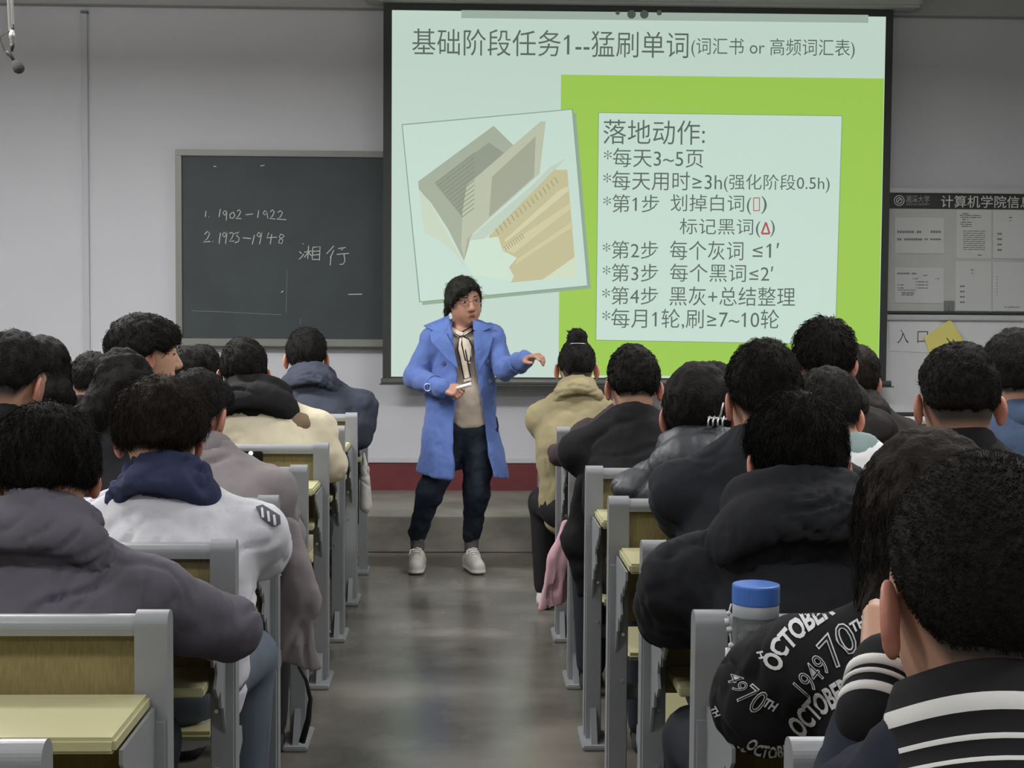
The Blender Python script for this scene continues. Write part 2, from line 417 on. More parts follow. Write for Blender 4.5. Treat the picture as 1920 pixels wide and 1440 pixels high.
def outline(name, pts, wd, m, par, y):
    b = MB(); P = [W(x, z, y) for x, z in pts]; P.append(P[0])
    for i in range(len(P)-1): b.tube([P[i], P[i+1]], wd, 4)
    return b.build(name, m, par)
outline('slide_symbol', [(1413, 371), (1424, 371), (1424, 395), (1413, 395)], .0028, M_TR, scr, YT-.001)
outline('slide_symbol', [(1436, 417), (1443, 438), (1428, 438)], .006, M_TR, scr, YT-.001)
# the tilted print of an open book
slab('picture_shadow', [(760, 236), (1080, 212), (1108, 541), (792, 572)], lit('pic_shadow', (158, 182, 150), .78), scr, y1, .0025)
slab('picture_edge', [(753, 233), (1074, 204), (1103, 537), (786, 567)], lit('pic_edge', (150, 172, 162), .78), scr, y1, .004)
slab('picture_card', [(755, 235), (1072, 206), (1101, 535), (788, 565)], M_LC, scr, y1, .005)
def bk(x, y): return (730+x/3.4275, 180+y/3.4286)
def bpoly(nm, pts, rgb, t): slab(nm, [bk(*p) for p in pts], lit('book_%d_%d_%d' % rgb, rgb, .93), scr, y1, t)
bpoly('book_page', [(185, 550), (470, 1060), (490, 1105), (420, 1010), (330, 930), (230, 880), (205, 720)], (198, 212, 190), .006)
bpoly('book_page', [(185, 550), (670, 192), (800, 320), (640, 560), (480, 1060), (380, 860), (270, 690), (190, 600)], (164, 172, 154), .0065)
bpoly('book_page', [(290, 560), (640, 300), (735, 365), (560, 600), (470, 780)], (146, 152, 136), .007)
bpoly('book_page', [(497, 575), (975, 162), (1005, 165), (965, 500), (640, 790), (500, 920), (480, 1050), (462, 960), (470, 740)], (184, 190, 168), .0075)
bpoly('book_page', [(660, 520), (940, 260), (930, 520), (640, 780)], (160, 166, 146), .008)
bpoly('book_page', [(1137, 402), (1060, 480), (760, 790), (560, 960), (500, 1000), (520, 910), (660, 790), (900, 590), (1040, 450)], (190, 206, 190), .0085)
bpoly('book_page', [(1060, 475), (1143, 475), (1190, 1035), (985, 1180), (780, 1200), (800, 1160), (770, 1100), (820, 1040), (660, 960), (640, 900)], (194, 188, 148), .009)
bpoly('book_page', [(480, 1060), (520, 930), (700, 905), (730, 1000), (815, 1040), (760, 1110), (800, 1160), (780, 1190), (540, 1150)], (204, 224, 206), .0095)
bpoly('book_page', [(740, 925), (1100, 600), (1150, 580), (1150, 610), (800, 900), (745, 940)], (208, 206, 168), .0095)
bpoly('book_page', [(720, 985), (1160, 690), (1170, 720), (800, 1010)], (206, 200, 160), .0096)
bpoly('book_page', [(820, 1050), (1172, 810), (1180, 840), (810, 1080)], (206, 198, 158), .0097)
bpoly('book_page', [(985, 1180), (1192, 1035), (1205, 1160), (1000, 1180)], (206, 218, 190), .0097)
b = MB()
for i in range(13):
    t = i/12; a0 = (300+165*t, 555+225*t); a1 = (600+110*t, 345+55*t) if i < 4 else (420+130*t, 470+200*t)
    a1 = (a0[0]+ (250-170*t), a0[1]-(190-130*t))
    b.tube([W(*bk(*a0), YT-.005), W(*bk(*a1), YT-.005)], .0022, 4)
for i in range(16):
    t = i/15; c = (690+380*t, 870-330*t); b.tube([W(*bk(c[0]-8, c[1]-18), YT-.0075), W(*bk(c[0]+14, c[1]+20), YT-.0075)], .002, 4)
for i in range(9):
    t = i/8; c = (745+110*t, 980-80*t); b.tube([W(*bk(c[0]-6, c[1]-12), YT-.0075), W(*bk(c[0]+10, c[1]+14), YT-.0075)], .002, 4)
b.build('book_print', lit('book_print', (136, 142, 124), .85), scr, kind='stuff')

# ------------------------------------------------------------------ boards on the right
YN = YW-.04
def wx(px, py=500, y=None): return W(px, py, y or YN).x
XR = 4.05
nb = root('bulletin_board', (3.3, YN, W(1790, 590, YN).z), 'aluminium framed bulletin board with black header and pinned notices right of the screen', 'bulletin board')
zT = W(1700, 353, YN).z; zh0 = W(1700, 362, YN).z; zh1 = W(1700, 391, YN).z; zb = W(1700, 583, YN).z; xl = wx(1652)
MB().box((xl, YN, zb), (XR, YN+.03, zT)).build('backing', mat('notice_back', (176, 178, 174), .6, var=.05), nb)
MB().box((xl, YN-.03, zh0), (XR, YN+.02, zT), .006).build('frame_top', mat('alu', (186, 188, 186), .28, metal=.3), nb)
MB().box((xl, YN-.004, zh1), (XR, YN, zh0)).build('header_strip', mat('header_black', (40, 40, 40), .5), nb)
MB().box((xl, YN-.012, W(1700, 587, YN).z), (XR, YN+.02, zb), .003).build('frame_bottom', mat('dark_rail', (60, 62, 62), .4), nb)
MB().box((xl, YN-.004, zT-.4), (xl+.012, YN-.001, zb)).build('frame_side', M_METD, nb)
M_WH = mat('header_letters', (196, 196, 192), .6)
flat_text('header_writing', '计算机学院信息', (1764, 366, 1936, 389), YN-.004, M_WH, nb, .004, .002)
flat_text('header_name', '湘潭大学', (1698, 366, 1743, 380), YN-.004, mat('name_grey', (140, 142, 140), .6), nb, .012, .002)
flat_text('header_name_small', 'XIANGTAN UNIVERSITY', (1698, 381, 1743, 385), YN-.004, MATS['name_grey'], nb, .01, .002)
c = W(1686, 376, YN-.006); b = MB()
for r0 in (.032, .018):
    ring = [(c.x+r0*math.cos(a), c.y, c.z+r0*math.sin(a)) for a in np.linspace(0, 2*PI, 25)]; b.tube(ring, .0035, 5, False)
b.tube([(c.x-.012, c.y, c.z-.008), (c.x, c.y, c.z+.004), (c.x+.012, c.y, c.z+.01)], .004, 5)
b.build('round_emblem', M_WH, nb)
M_PAP = mat('notice_paper', (188, 190, 188), .7); M_INK = mat('ink_grey', (112, 114, 112), .8); M_INKD = mat('ink', (44, 44, 44), .8)
def crp(x, y): return (1630+x/3.131, 340+y/3.131)
def sheet(lbl, x0, y0, x1, y1, rows, m=M_PAP, Y=YN, inkm=M_INK):
    r = root('notice_sheet', tuple(W(*crp((x0+x1)/2, (y0+y1)/2), Y-.003)), lbl, 'notice', 'printed notices on the bulletin board')
    slab('paper', [crp(x0, y0), crp(x1, y0+2), crp(x1, y1+2), crp(x0, y1)], m, r, Y-.001, .003)
    b = MB()
    for (rx0, ry, rx1, th) in rows:
        a = W(*crp(rx0, ry), Y); e = W(*crp(rx1, ry), Y); h = th/3.131*Y/F
        n = max(1, int((rx1-rx0)/ (th*1.0+.1))); 
        for i in range(n):
            u0 = a.x+(e.x-a.x)*(i+.08)/n; u1 = a.x+(e.x-a.x)*(i+.86)/n
            if rx1-rx0 > 3*th and (i*7+int(ry)) % 9 == 3: continue
            b.box((u0, Y-.0055, a.z-h/2), (u1, Y-.004, a.z+h/2))
    if rows: b.build('print', inkm, r, kind='stuff')
    return r
def txt(x0, x1, ys, th): return [(x0, y, x1, th) for y in ys]
sheet('upper left notice with two bold lines under the board header', 148, 212, 437, 422, txt(162, 305, [296], 13)+txt(358, 420, [296], 13)+txt(162, 310, [340], 13)+txt(322, 420, [340], 10))
sheet('lower left notice with a dark underline beside the steel clip', 148, 506, 436, 714, txt(162, 275, [541], 9)+[(315, 553, 340, 5), (255, 572, 285, 5), (385, 572, 410, 5)]+txt(165, 200, [608, 626], 6)+txt(270, 345, [590, 608, 626], 5)+[(165, 638, 275, 4)]+txt(186, 262, [652, 660, 668], 5))
sheet('dense printed notice directly under the header characters', 510, 168, 716, 452, txt(545, 580, [190, 225], 6)+txt(530, 655, [200, 212], 5)+txt(535, 600, [240, 252, 264], 5)+txt(550, 680, list(range(292, 410, 12)), 4)+[(635, 433, 660, 6)])
sheet('notice with short four-line column at the upper right edge', 726, 170, 935, 452, [(818, 213, 838, 8), (820, 232, 836, 5)]+[(750, y, 778, 11) for y in (308, 339, 371, 403)])
sheet('notice with short four-line column in the lower row', 505, 470, 716, 760, [(594, 520, 612, 8), (596, 540, 610, 5)]+[(530, y, 560, 10) for y in (616, 647, 678, 709)])
sheet('pale faintly printed notice at lower right of the board', 722, 474, 935, 762, txt(790, 880, [738], 5)+[(745, y, 751, 6) for y in range(560, 670, 18)])
# white board under it
wb = root('whiteboard', (3.3, YN, W(1790, 780, YN).z), 'plain white board under the bulletin board, with pinned sheets', 'whiteboard')
z2 = W(1700, 590, YN).z; z3 = W(1700, 774, YN).z
MB().box((xl, YN, z3), (XR, YN+.03, z2)).build('surface', mat('whiteboard_face', (206, 207, 208), .45), wb)
MB().box((xl-.01, YN-.03, z2-.035), (XR, YN+.02, z2), .005).build('frame_top', MATS['alu'], wb)
MB().box((xl, YN-.012, z3-.02), (XR, YN+.02, z3+.004), .003).build('frame_bottom', MATS['dark_rail'], wb)
en = root('entrance_sheet', tuple(W(1710, 630, YN-.003)), 'white paper sheet lettered with two large characters on the whiteboard', 'sign')
slab('paper', [(1667, 599), (1762, 600), (1760, 662), (1666, 658)], mat('white_paper', (208, 209, 210), .7), en, YN-.001, .003)
flat_text('lettering', '入', (1682, 618, 1704, 644), YN-.004, M_INKD, en, -.01, .001)
flat_text('lettering', '口', (1720, 621, 1740, 643), YN-.004, M_INKD, en, -.01, .001)
ev = root('envelope', tuple(W(1775, 640, YN-.02)), 'yellow paper folder hanging tilted from a string over the whiteboard', 'folder')
slab('folder_body', [(1781, 599), (1818, 655), (1774, 690), (1745, 668), (1732, 633)], mat('yellow_paper', (222, 212, 120), .65, var=.08), ev, YN-.012, .006)
b = MB(); b.tube([W(1779, 574, YN-.02), W(1779, 600, YN-.02)], .0016, 5); b.build('string', M_METD, ev)
b = MB()
for a0, a1 in (((1775, 634), (1790, 652)), ((1786, 637), (1792, 643)), ((1794, 645), (1799, 651))): b.tube([W(*a0, YN-.019), W(*a1, YN-.019)], .003, 4)
b.build('print', M_INKD, ev, kind='stuff')
cl = MB().box(tuple(W(1770, 564, YN)-Vector((0, .012, 0))), tuple(W(1788, 583, YN)-Vector((0, .001, 0))), .002).build('clip_plate', mat('clip_steel', (120, 122, 120), .4, metal=.3))
prop(cl, 'small square grey clip at the bottom frame of the bulletin board', 'clip')

# ------------------------------------------------------------------ hanging microphone
DM = 4.6
def m_(x, y): return W(x/8, y/8, DM)
mc = root('hanging_microphone', tuple(m_(270, 1090)), 'dark foam microphone hanging from two white rods at the upper left', 'microphone')
top = Vector((0, 0, .25))
def up_(a, b_):
    v = a-b_; return b_ + v*((3.5-b_.z)/v.z)
b = MB(); b.tube([up_(m_(125, 0), m_(150, 460)), m_(150, 460)], .0042, 8); b.tube([up_(m_(178, 0), m_(195, 370)), m_(195, 370)], .0046, 8)
b.build('rod', mat('white_rod', (245, 245, 248), .4), mc, True)
b = MB(); b.tube([m_(195, 370), m_(195, 470)], .003, 8); b.tube([m_(185, 655), m_(183, 700), m_(178, 775)], [.0065, .0068, .003], 10); b.build('joint', mat('black_rubber', (44, 44, 46), .5), mc, True)
b = MB(); b.tube([m_(190, 450), m_(185, 480), m_(180, 520), m_(180, 575), m_(182, 576), m_(183, 620), m_(181, 622), m_(181, 655)], [.004, .008, .0095, .009, .006, .0068, .005, .006], 12).build('connector', mat('silver', (205, 205, 205), .3, metal=.5), mc, True)
MB().tube([m_(150, 470), m_(60, 510), m_(0, 560), m_(10, 620), m_(60, 740), m_(100, 790)], .0016, 6).build('cable', MATS['black_rubber'], mc, True)
MB().tube([m_(90, 760), m_(130, 800), m_(170, 845), m_(215, 920)], [.004, .008, .006, .005], 10).build('stem', MATS['black_rubber'], mc, True)
MB().tube([m_(155, 865), m_(188, 845)], .003, 8).build('ring', MATS['silver'], mc, True)
MB().tube([m_(195, 900), m_(215, 930), m_(255, 985), m_(290, 1040), m_(318, 1075), m_(328, 1092)], [.002, .0095, .0165, .0175, .012, .003], 14).build('foam_cover', mat('foam', (62, 62, 64), .95, bump=.4, bscale=300), mc, True)

# ------------------------------------------------------------------ benches
ZR = .907
def unit_y(k): return 1.80 + .763*(8-k)
XRI, XLE = .404, -.501
UL = 3.0
def arch(y0, y1, z0, z1, n=16):
    r = (y1-y0)/2; P = [(y0, z0), (y1, z0)]
    for i in range(n+1):
        a = PI*i/n; P.append(((y0+y1)/2 + r*math.cos(a), z1-r*.9 + r*.9*math.sin(a)))
    return P
def bench(side, k):
    y = unit_y(k); sgn = 1 if side == 'right' else -1; xo = XRI if sgn > 0 else XLE
    nth = ['front', 'second', 'third', 'fourth', 'fifth', 'sixth', 'seventh', 'eighth', 'ninth'][k-1] if k > 0 else 'front'
    lab = '%s fixed grey metal desk-bench with yellow boards %s of the aisle' % ({8: 'nearest', 9: 'rearmost', 7: 'second nearest', 6: 'third nearest', 5: 'fourth nearest', 4: 'fifth nearest', 3: 'sixth nearest', 2: 'seventh nearest', 1: 'eighth nearest', 0: 'foremost'}[k], side)
    r = root('desk_bench', (xo, y, 0), lab, 'bench', 'fixed desk benches %s of the aisle' % side)
    X = lambda d: xo + sgn*d
    posts = [0, 1.5, UL]
    for i, px in enumerate(posts):
        b = MB(); wd = .056
        a0, a1 = sorted((X(px), X(px+wd)))
        P = arch(y-.026, y+.026, .02, ZR)
        b.prism_x(P, a0, a1)
        # splayed lower stem and foot plate
        b.prism_x([(y-.05, .0), (y+.05, 0), (y+.028, .72), (y-.034, .72)], a0+.004, a1-.004)
        b.box((a0-.012, y-.14, 0), (a1+.012, y+.10, .016), .004)
        b.prism_x([(y-.12, .012), (y+.05, .012), (y+.02, .12), (y-.045, .12)], a0+.018, a1-.018)
        o = b.build('end_post' if i != 1 else 'middle_post', M_METAL, r)
        for zz in (.66, .53, .4):
            cx = X(px+.040); MB().tube([(cx, y-.030, zz), (cx, y-.045, zz)], .005, 8).build('bolt', M_BOLT, o)
        # bracket sheet carrying desktop and shelf (wavy cut-outs)
        bx0, bx1 = sorted((X(px+.020), X(px+.026)))
        br = [(y-.03, .745), (y-.275, .745), (y-.275, .722), (y-.235, .69), (y-.215, .70), (y-.195, .665), (y-.165, .672), (y-.15, .64),
              (y-.17, .612), (y-.14, .585), (y-.11, .592), (y-.095, .55), (y-.07, .545), (y-.05, .50), (y-.03, .46)]
        MB().prism_x(br, bx0, bx1).build('desk_bracket', M_METAL, r)
        # seat bracket on the far side
        if k > 0:
            sb = [(y+.03, .46), (y+.16, .44), (y+.17, .40), (y+.10, .37), (y+.03, .30)]
            MB().prism_x(sb, bx0-.006, bx1+.006).build('seat_bracket', M_METAL, r)
    for s0, s1 in ((posts[0]+.05, posts[1]+.005), (posts[1]+.05, posts[2]+.005)):
        a0, a1 = sorted((X(s0), X(s1)))
        b = MB().prism_x([(y-.022, .866), (y+.02, .866)] + [( -.001 + y + .022*math.cos(t), .878+.022*math.sin(t)) for t in np.linspace(0, PI, 15)], a0, a1)
        b.build('top_rail', M_METAL, r)
        # curved backrest board
        prof = [(y+.020, .867), (y+.008, .80), (y-.004, .72), (y-.004, .62), (y+.004, .56)]
        prof2 = [(yy-.012, zz) for yy, zz in prof[::-1]]
        MB().prism_x(prof+prof2, a0, a1).build('backrest_panel', M_WOODB, r)
        a0, a1 = sorted((X(s0-.022 if s0 < .1 else s0), X(s1)))
        dt = MB().box((a0, y-.29, .742), (a1, y-.028, .768), .006).build('desktop', M_WOODT, r)
        MB().box((a0+.03, y-.22, .607), (a1-.01, y-.03, .627), .003).build('book_shelf', M_WOODT, r)
        if k > 0:
            n = 3
            for q in range(n):
                c0 = s0 + (s1-s0)*(q+.03)/n; c1 = s0+(s1-s0)*(q+.97)/n; e0, e1 = sorted((X(c0), X(c1)))
                MB().box((e0, y+.06, .43), (e1, y+.42, .452), .009).build('seat', M_WOODT, r)
    a0, a1 = sorted((X(.03), X(UL+.03)))
    MB().box((a0, y-.012, .34), (a1, y+.02, .38), .004).build('cross_bar', M_METD, r)
    return r
for k in range(8, 0, -1):
    bench('left', k)
    bench('right', k)
bench('right', 9)
# the front desks have a modesty panel instead of seats
for side in ('left', 'right'):
    y = unit_y(0)+.02; sgn = 1 if side == 'right' else -1; xo = XRI if sgn > 0 else XLE
    r = root('front_desk', (xo, y, 0), 'foremost grey desk panel before the platform %s of the aisle' % side, 'desk', 'front desks before the platform')
    for px in (0, 1.5, UL):
        a0, a1 = sorted((xo+sgn*px, xo+sgn*(px+.045)))
        MB().prism_x([(y-.03, 0), (y+.03, 0), (y+.025, .77), (y-.025, .77)], a0, a1).build('leg', M_METAL, r)
        MB().box((a0-.01, y-.12, 0), (a1+.01, y+.08, .015), .004).build('foot', M_METAL, r)
        MB().prism_x([(y-.03, .745), (y-.27, .745), (y-.24, .7), (y-.15, .64), (y-.03, .5)], a0+.01, a0+.016).build('desk_bracket', M_METAL, r)
    a0, a1 = sorted((xo+sgn*.005, xo+sgn*(UL+.04)))
    MB().box((a0, y-.29, .745), (a1, y+.02, .77), .006).build('desktop', M_WOODT, r)
    MB().box((a0+.02, y-.005, .25), (a1-.02, y+.01, .74), .003).build('front_panel', M_METAL, r)
    MB().box((a0+.02, y-.22, .607), (a1-.02, y-.03, .627), .003).build('book_shelf', M_WOODT, r)
# ------------------------------------------------------------------ people
def rotm(yaw=0, pitch=0, roll=0):
    """columns: right, forward, up. yaw>0 turns to the left (counter-clockwise from above); pitch>0 looks down"""
    return np.array((Matrix.Rotation(math.radians(yaw), 3, 'Z') @ Matrix.Rotation(math.radians(-pitch), 3, 'X') @ Matrix.Rotation(math.radians(roll), 3, 'Y')))
class Head:
    def __init__(s, c, R, sc): s.c = np.array(c, float); s.R = R; s.s = sc
    def p(s, x, y, z): return s.c + s.R @ (np.array([x, y, z])*s.s)
    def prims(s, face=True):
        q = s.s; R = s.R; p = s.p
        L = [E(p(0, -.012, .014), (.077*q, .094*q, .094*q), R, .01), E(p(0, .028, -.03), (.066*q, .064*q, .075*q), R, .03),
             E(p(0, .034, -.075), (.052*q, .05*q, .045*q), R, .03), C(p(0, .066, -.103), p(0, .06, -.1), .022*q, .02*q, .03),
             C(p(0, .088, .0), p(0, .106, -.038), .009*q, .0135*q, .012), C(p(-.012, .098, -.043), p(.012, .098, -.043), .008*q, .008*q, .008),
             C(p(-.018, .086, -.069), p(.018, .086, -.069), .0075*q, .0075*q, .006), C(p(-.016, .084, -.079), p(.016, .084, -.079), .0075*q, .0075*q, .006),
             C(p(-.04, .073, .018), p(-.012, .085, .014), .008*q, .008*q, .014), C(p(.04, .073, .018), p(.012, .085, .014), .008*q, .008*q, .014)]
        return L
    def ear(s, sd, k=1.0):
        """ear blob: helix ring, lobe and hollow"""
        p = s.p; q = s.s*k
        R = s.R @ np.array(Matrix.Rotation(sd*math.radians(30), 3, 'Z') @ Matrix.Rotation(math.radians(-12), 3, 'X'))
        c = p(sd*.086, -.004, -.030)
        Rt = R @ np.array([[0, 0, 1], [1, 0, 0], [0, 1, 0]], float)   # torus axis along local x; its x->y, y->z
        L = [E(c, (.007*q, .016*q, .027*q), R, .006), T(c + R@np.array([sd*.003, 0, .002])*q, .0155*q, .0052*q, Rt, .004, 1., 1.55),
             E(c + R@np.array([0, .004, -.026])*q, (.0055*q, .009*q, .011*q), R, .008),
             E(c + R@np.array([sd*.010, .003, .0])*q, (.007*q, .009*q, .015*q), R, .004, '-')]
        return blob(L, .0028*q)
def hand_prims(M, curl=.6, side=1, spread=1.0, s=1.0):
    """M 4x4 wrist frame: +Y fingers, +Z back of the hand; side=+1 thumb toward -X"""
    L = []
    def P(v): return np.array((M @ Vector(v)*1.0))
    def tp(x, y, z): return P((x*side*s, y*s, z*s))
    L.append(C(tp(0, -.03, 0), tp(0, .01, 0), .024*s, .022*s, .02))
    for x0, x1 in ((-.026, -.030), (-.009, -.010), (.009, .010), (.024, .028)):
        L.append(C(tp(x0*.6, .012, 0), tp(x1, .085, 0), .015*s, .012*s, .014))
    for i, (x, ln) in enumerate(((-.030, .072), (-.010, .082), (.010, .076), (.028, .060))):
        a = 0; p = np.array([x, .085, .0]); dx = x*.55*spread
        c_ = curl*(1+.12*i) if not isinstance(curl, (list, tuple)) else curl[i]
        for j, fr in enumerate((.45, .31, .24)):
            a += c_*(.8, 1.1, .7)[j]
            d = np.array([dx/.1*.16, math.cos(a), -math.sin(a)]); d /= np.linalg.norm(d)
            q = p + d*ln*fr; r0 = (.0092, .0083, .0075)[j]; r1 = (.0083, .0075, .0066)[j]
            L.append(C(tp(*p), tp(*q), r0*s, r1*s, .003)); p = q
    p = np.array([-.020, .02, -.006]); q = np.array([-.047, .052, -.018]); r = np.array([-.050, .078, -.030]); t = np.array([-.046, .098, -.036])
    L += [C(tp(*p), tp(*q), .016*s, .012*s, .012), C(tp(*q), tp(*r), .0115*s, .0095*s, .003), C(tp(*r), tp(*t), .0095*s, .0078*s, .003)]
    return L
def hand_frame(wrist, to, up=(0, 0, 1)):
    y = (Vector(to)-Vector(wrist)).normalized(); z = Vector(up); x = y.cross(z).normalized(); z = x.cross(y)
    return Matrix(((x.x, y.x, z.x, wrist[0]), (x.y, y.y, z.y, wrist[1]), (x.z, y.z, z.z, wrist[2]), (0, 0, 0, 1)))

def hair_shell(H, kind, f, grow=(0, 0, 0)):
    p, q, R = H.p, H.s, H.R
    gx, gy, gz = grow
    if kind == 'buzz': rr = (.083, .101, .102); nape, earz, temple, brow = -.07, -.005, .03, .062
    elif kind == 'fade': rr = (.086, .104, .108); nape, earz, temple, brow = -.045, .004, .03, .05
    elif kind == 'mop': rr = (.097, .111, .109); nape, earz, temple, brow = -.062, -.004, .0, .03
    elif kind in ('long', 'bob'): rr = (.093, .110, .112); nape, earz, temple, brow = -.10, -.08, -.01, .035
    elif kind == 'bun': rr = (.082, .100, .102); nape, earz, temple, brow = -.055, -.01, .02, .055
    else: rr = (.088, .106, .105); nape, earz, temple, brow = -.058, .0, .02, .045
    rr = (rr[0]+gx, rr[1]+gy, rr[2]+gz)
    L = [E(p(0, -.014, .014), tuple(r*q for r in rr), R, .01)]
    if kind in ('short', 'fade', 'mop'):
        L += [E(p(0, .03, .05), (rr[0]*.82*q, .075*q, .055*q+gz), R, .03)]
    def cut(P):
        l = (P - H.c) @ R / q
        zl = np.interp(l[..., 1], [-.13, -.05, -.012, .012, .045, .09], [nape, nape+.004, earz-.012, earz+.018, temple, brow])
        if kind in ('long', 'bob'): zl = np.interp(l[..., 1], [-.13, .0, .03, .06, .1], [nape, nape, earz, temple, brow])
        return (zl - l[..., 2])*q*.8
    L.append(G(cut, .012, '&'))
    if kind == 'bun': L += [E(p(0, -.055, .112), (.045*q, .042*q, .040*q), R, .014), C(p(-.03, -.05, .135), p(-.06, -.045, .15), .004, .002, .004), T(p(0, -.05, .092), .03*q, .012*q, R, .01)]
    return L
def strands(V, Fc, H, n, ln, wd, lift=.25, flow='crown', rs=None, spike=0):
    N = normals(V, Fc); rs = rs or np.random
    fi = rs.randint(0, len(Fc), n); u = rs.rand(n, 2)
    a, b, c, d = [V[Fc[fi, i]] for i in range(4)]
    p = (a*(1-u[:, :1])+b*u[:, :1])*(1-u[:, 1:])+(d*(1-u[:, :1])+c*u[:, :1])*u[:, 1:]
    nn = N[Fc[fi, 0]]
    cr = H.p(.012, -.055, .10)
    t = p - cr if flow == 'crown' else np.tile(-H.R[:, 2], (n, 1)) + (p-H.c)*.8
    t = t - nn*(t*nn).sum(1, keepdims=True); t /= np.linalg.norm(t, axis=1, keepdims=True)+1e-9
    jit = rs.randn(n, 3)*.28; t = t + jit; t -= nn*(t*nn).sum(1, keepdims=True)*.8
    t /= np.linalg.norm(t, axis=1, keepdims=True)+1e-9
    if flow == 'down': t = t*.6 + np.array([0, 0, -.55])
    L = ln*(.5+rs.rand(n, 1)*.9)
    p0 = p - nn*.004; p1 = p + t*L*.5 + nn*L*lift; p2 = p1 + t*L*.5 + nn*L*(lift*.25 - .16) + np.array([0, 0, -.12])*L*(1-spike)
    s1 = np.cross(t, nn); s1 /= np.linalg.norm(s1, axis=1, keepdims=True)+1e-9
    VV = np.zeros((n, 7, 3))
    for i, (pp, wv) in enumerate(((p0, wd), (p1, wd*.8))):
        for k in range(3):
            an = 2*PI*k/3; VV[:, i*3+k] = pp + (s1*math.cos(an)+nn*math.sin(an))*wv
    VV[:, 6] = p2
    base = (np.arange(n)*7)[:, None]
    q = np.concatenate([base + np.array([k, (k+1) % 3, 3+(k+1) % 3, 3+k]) for k in range(3)])
    tr = np.concatenate([base + np.array([3+k, 3+(k+1) % 3, 6, 6]) for k in range(3)])
    return VV.reshape(-1, 3), q, tr[:, :3]
def build_hair(H, kind, par, rgb, res, n, ln, wd, lift=.25, grow=(0, 0, 0), flow='crown', extra=None, seed=1, spike=0, amp=.006, label=None):
    V, Fc = blob(hair_shell(H, kind, None, grow) + (extra or []), res)
    V = crumple(V, Fc, amp, 32 if kind != 'buzz' else 60, seed, (1, 1, .45))
    rs = np.random.RandomState(seed)
    faces = [tuple(f) for f in Fc.tolist()]; VV = V
    if n:
        sv, sq, st = strands(V, Fc, H, n, ln, wd, lift, flow, rs, spike)
        m = len(V); VV = np.concatenate([V, sv]); faces += (sq+m).tolist(); faces += (st+m).tolist()
    return mk('hair', VV, faces, hairmat(rgb), par, True, label=label)

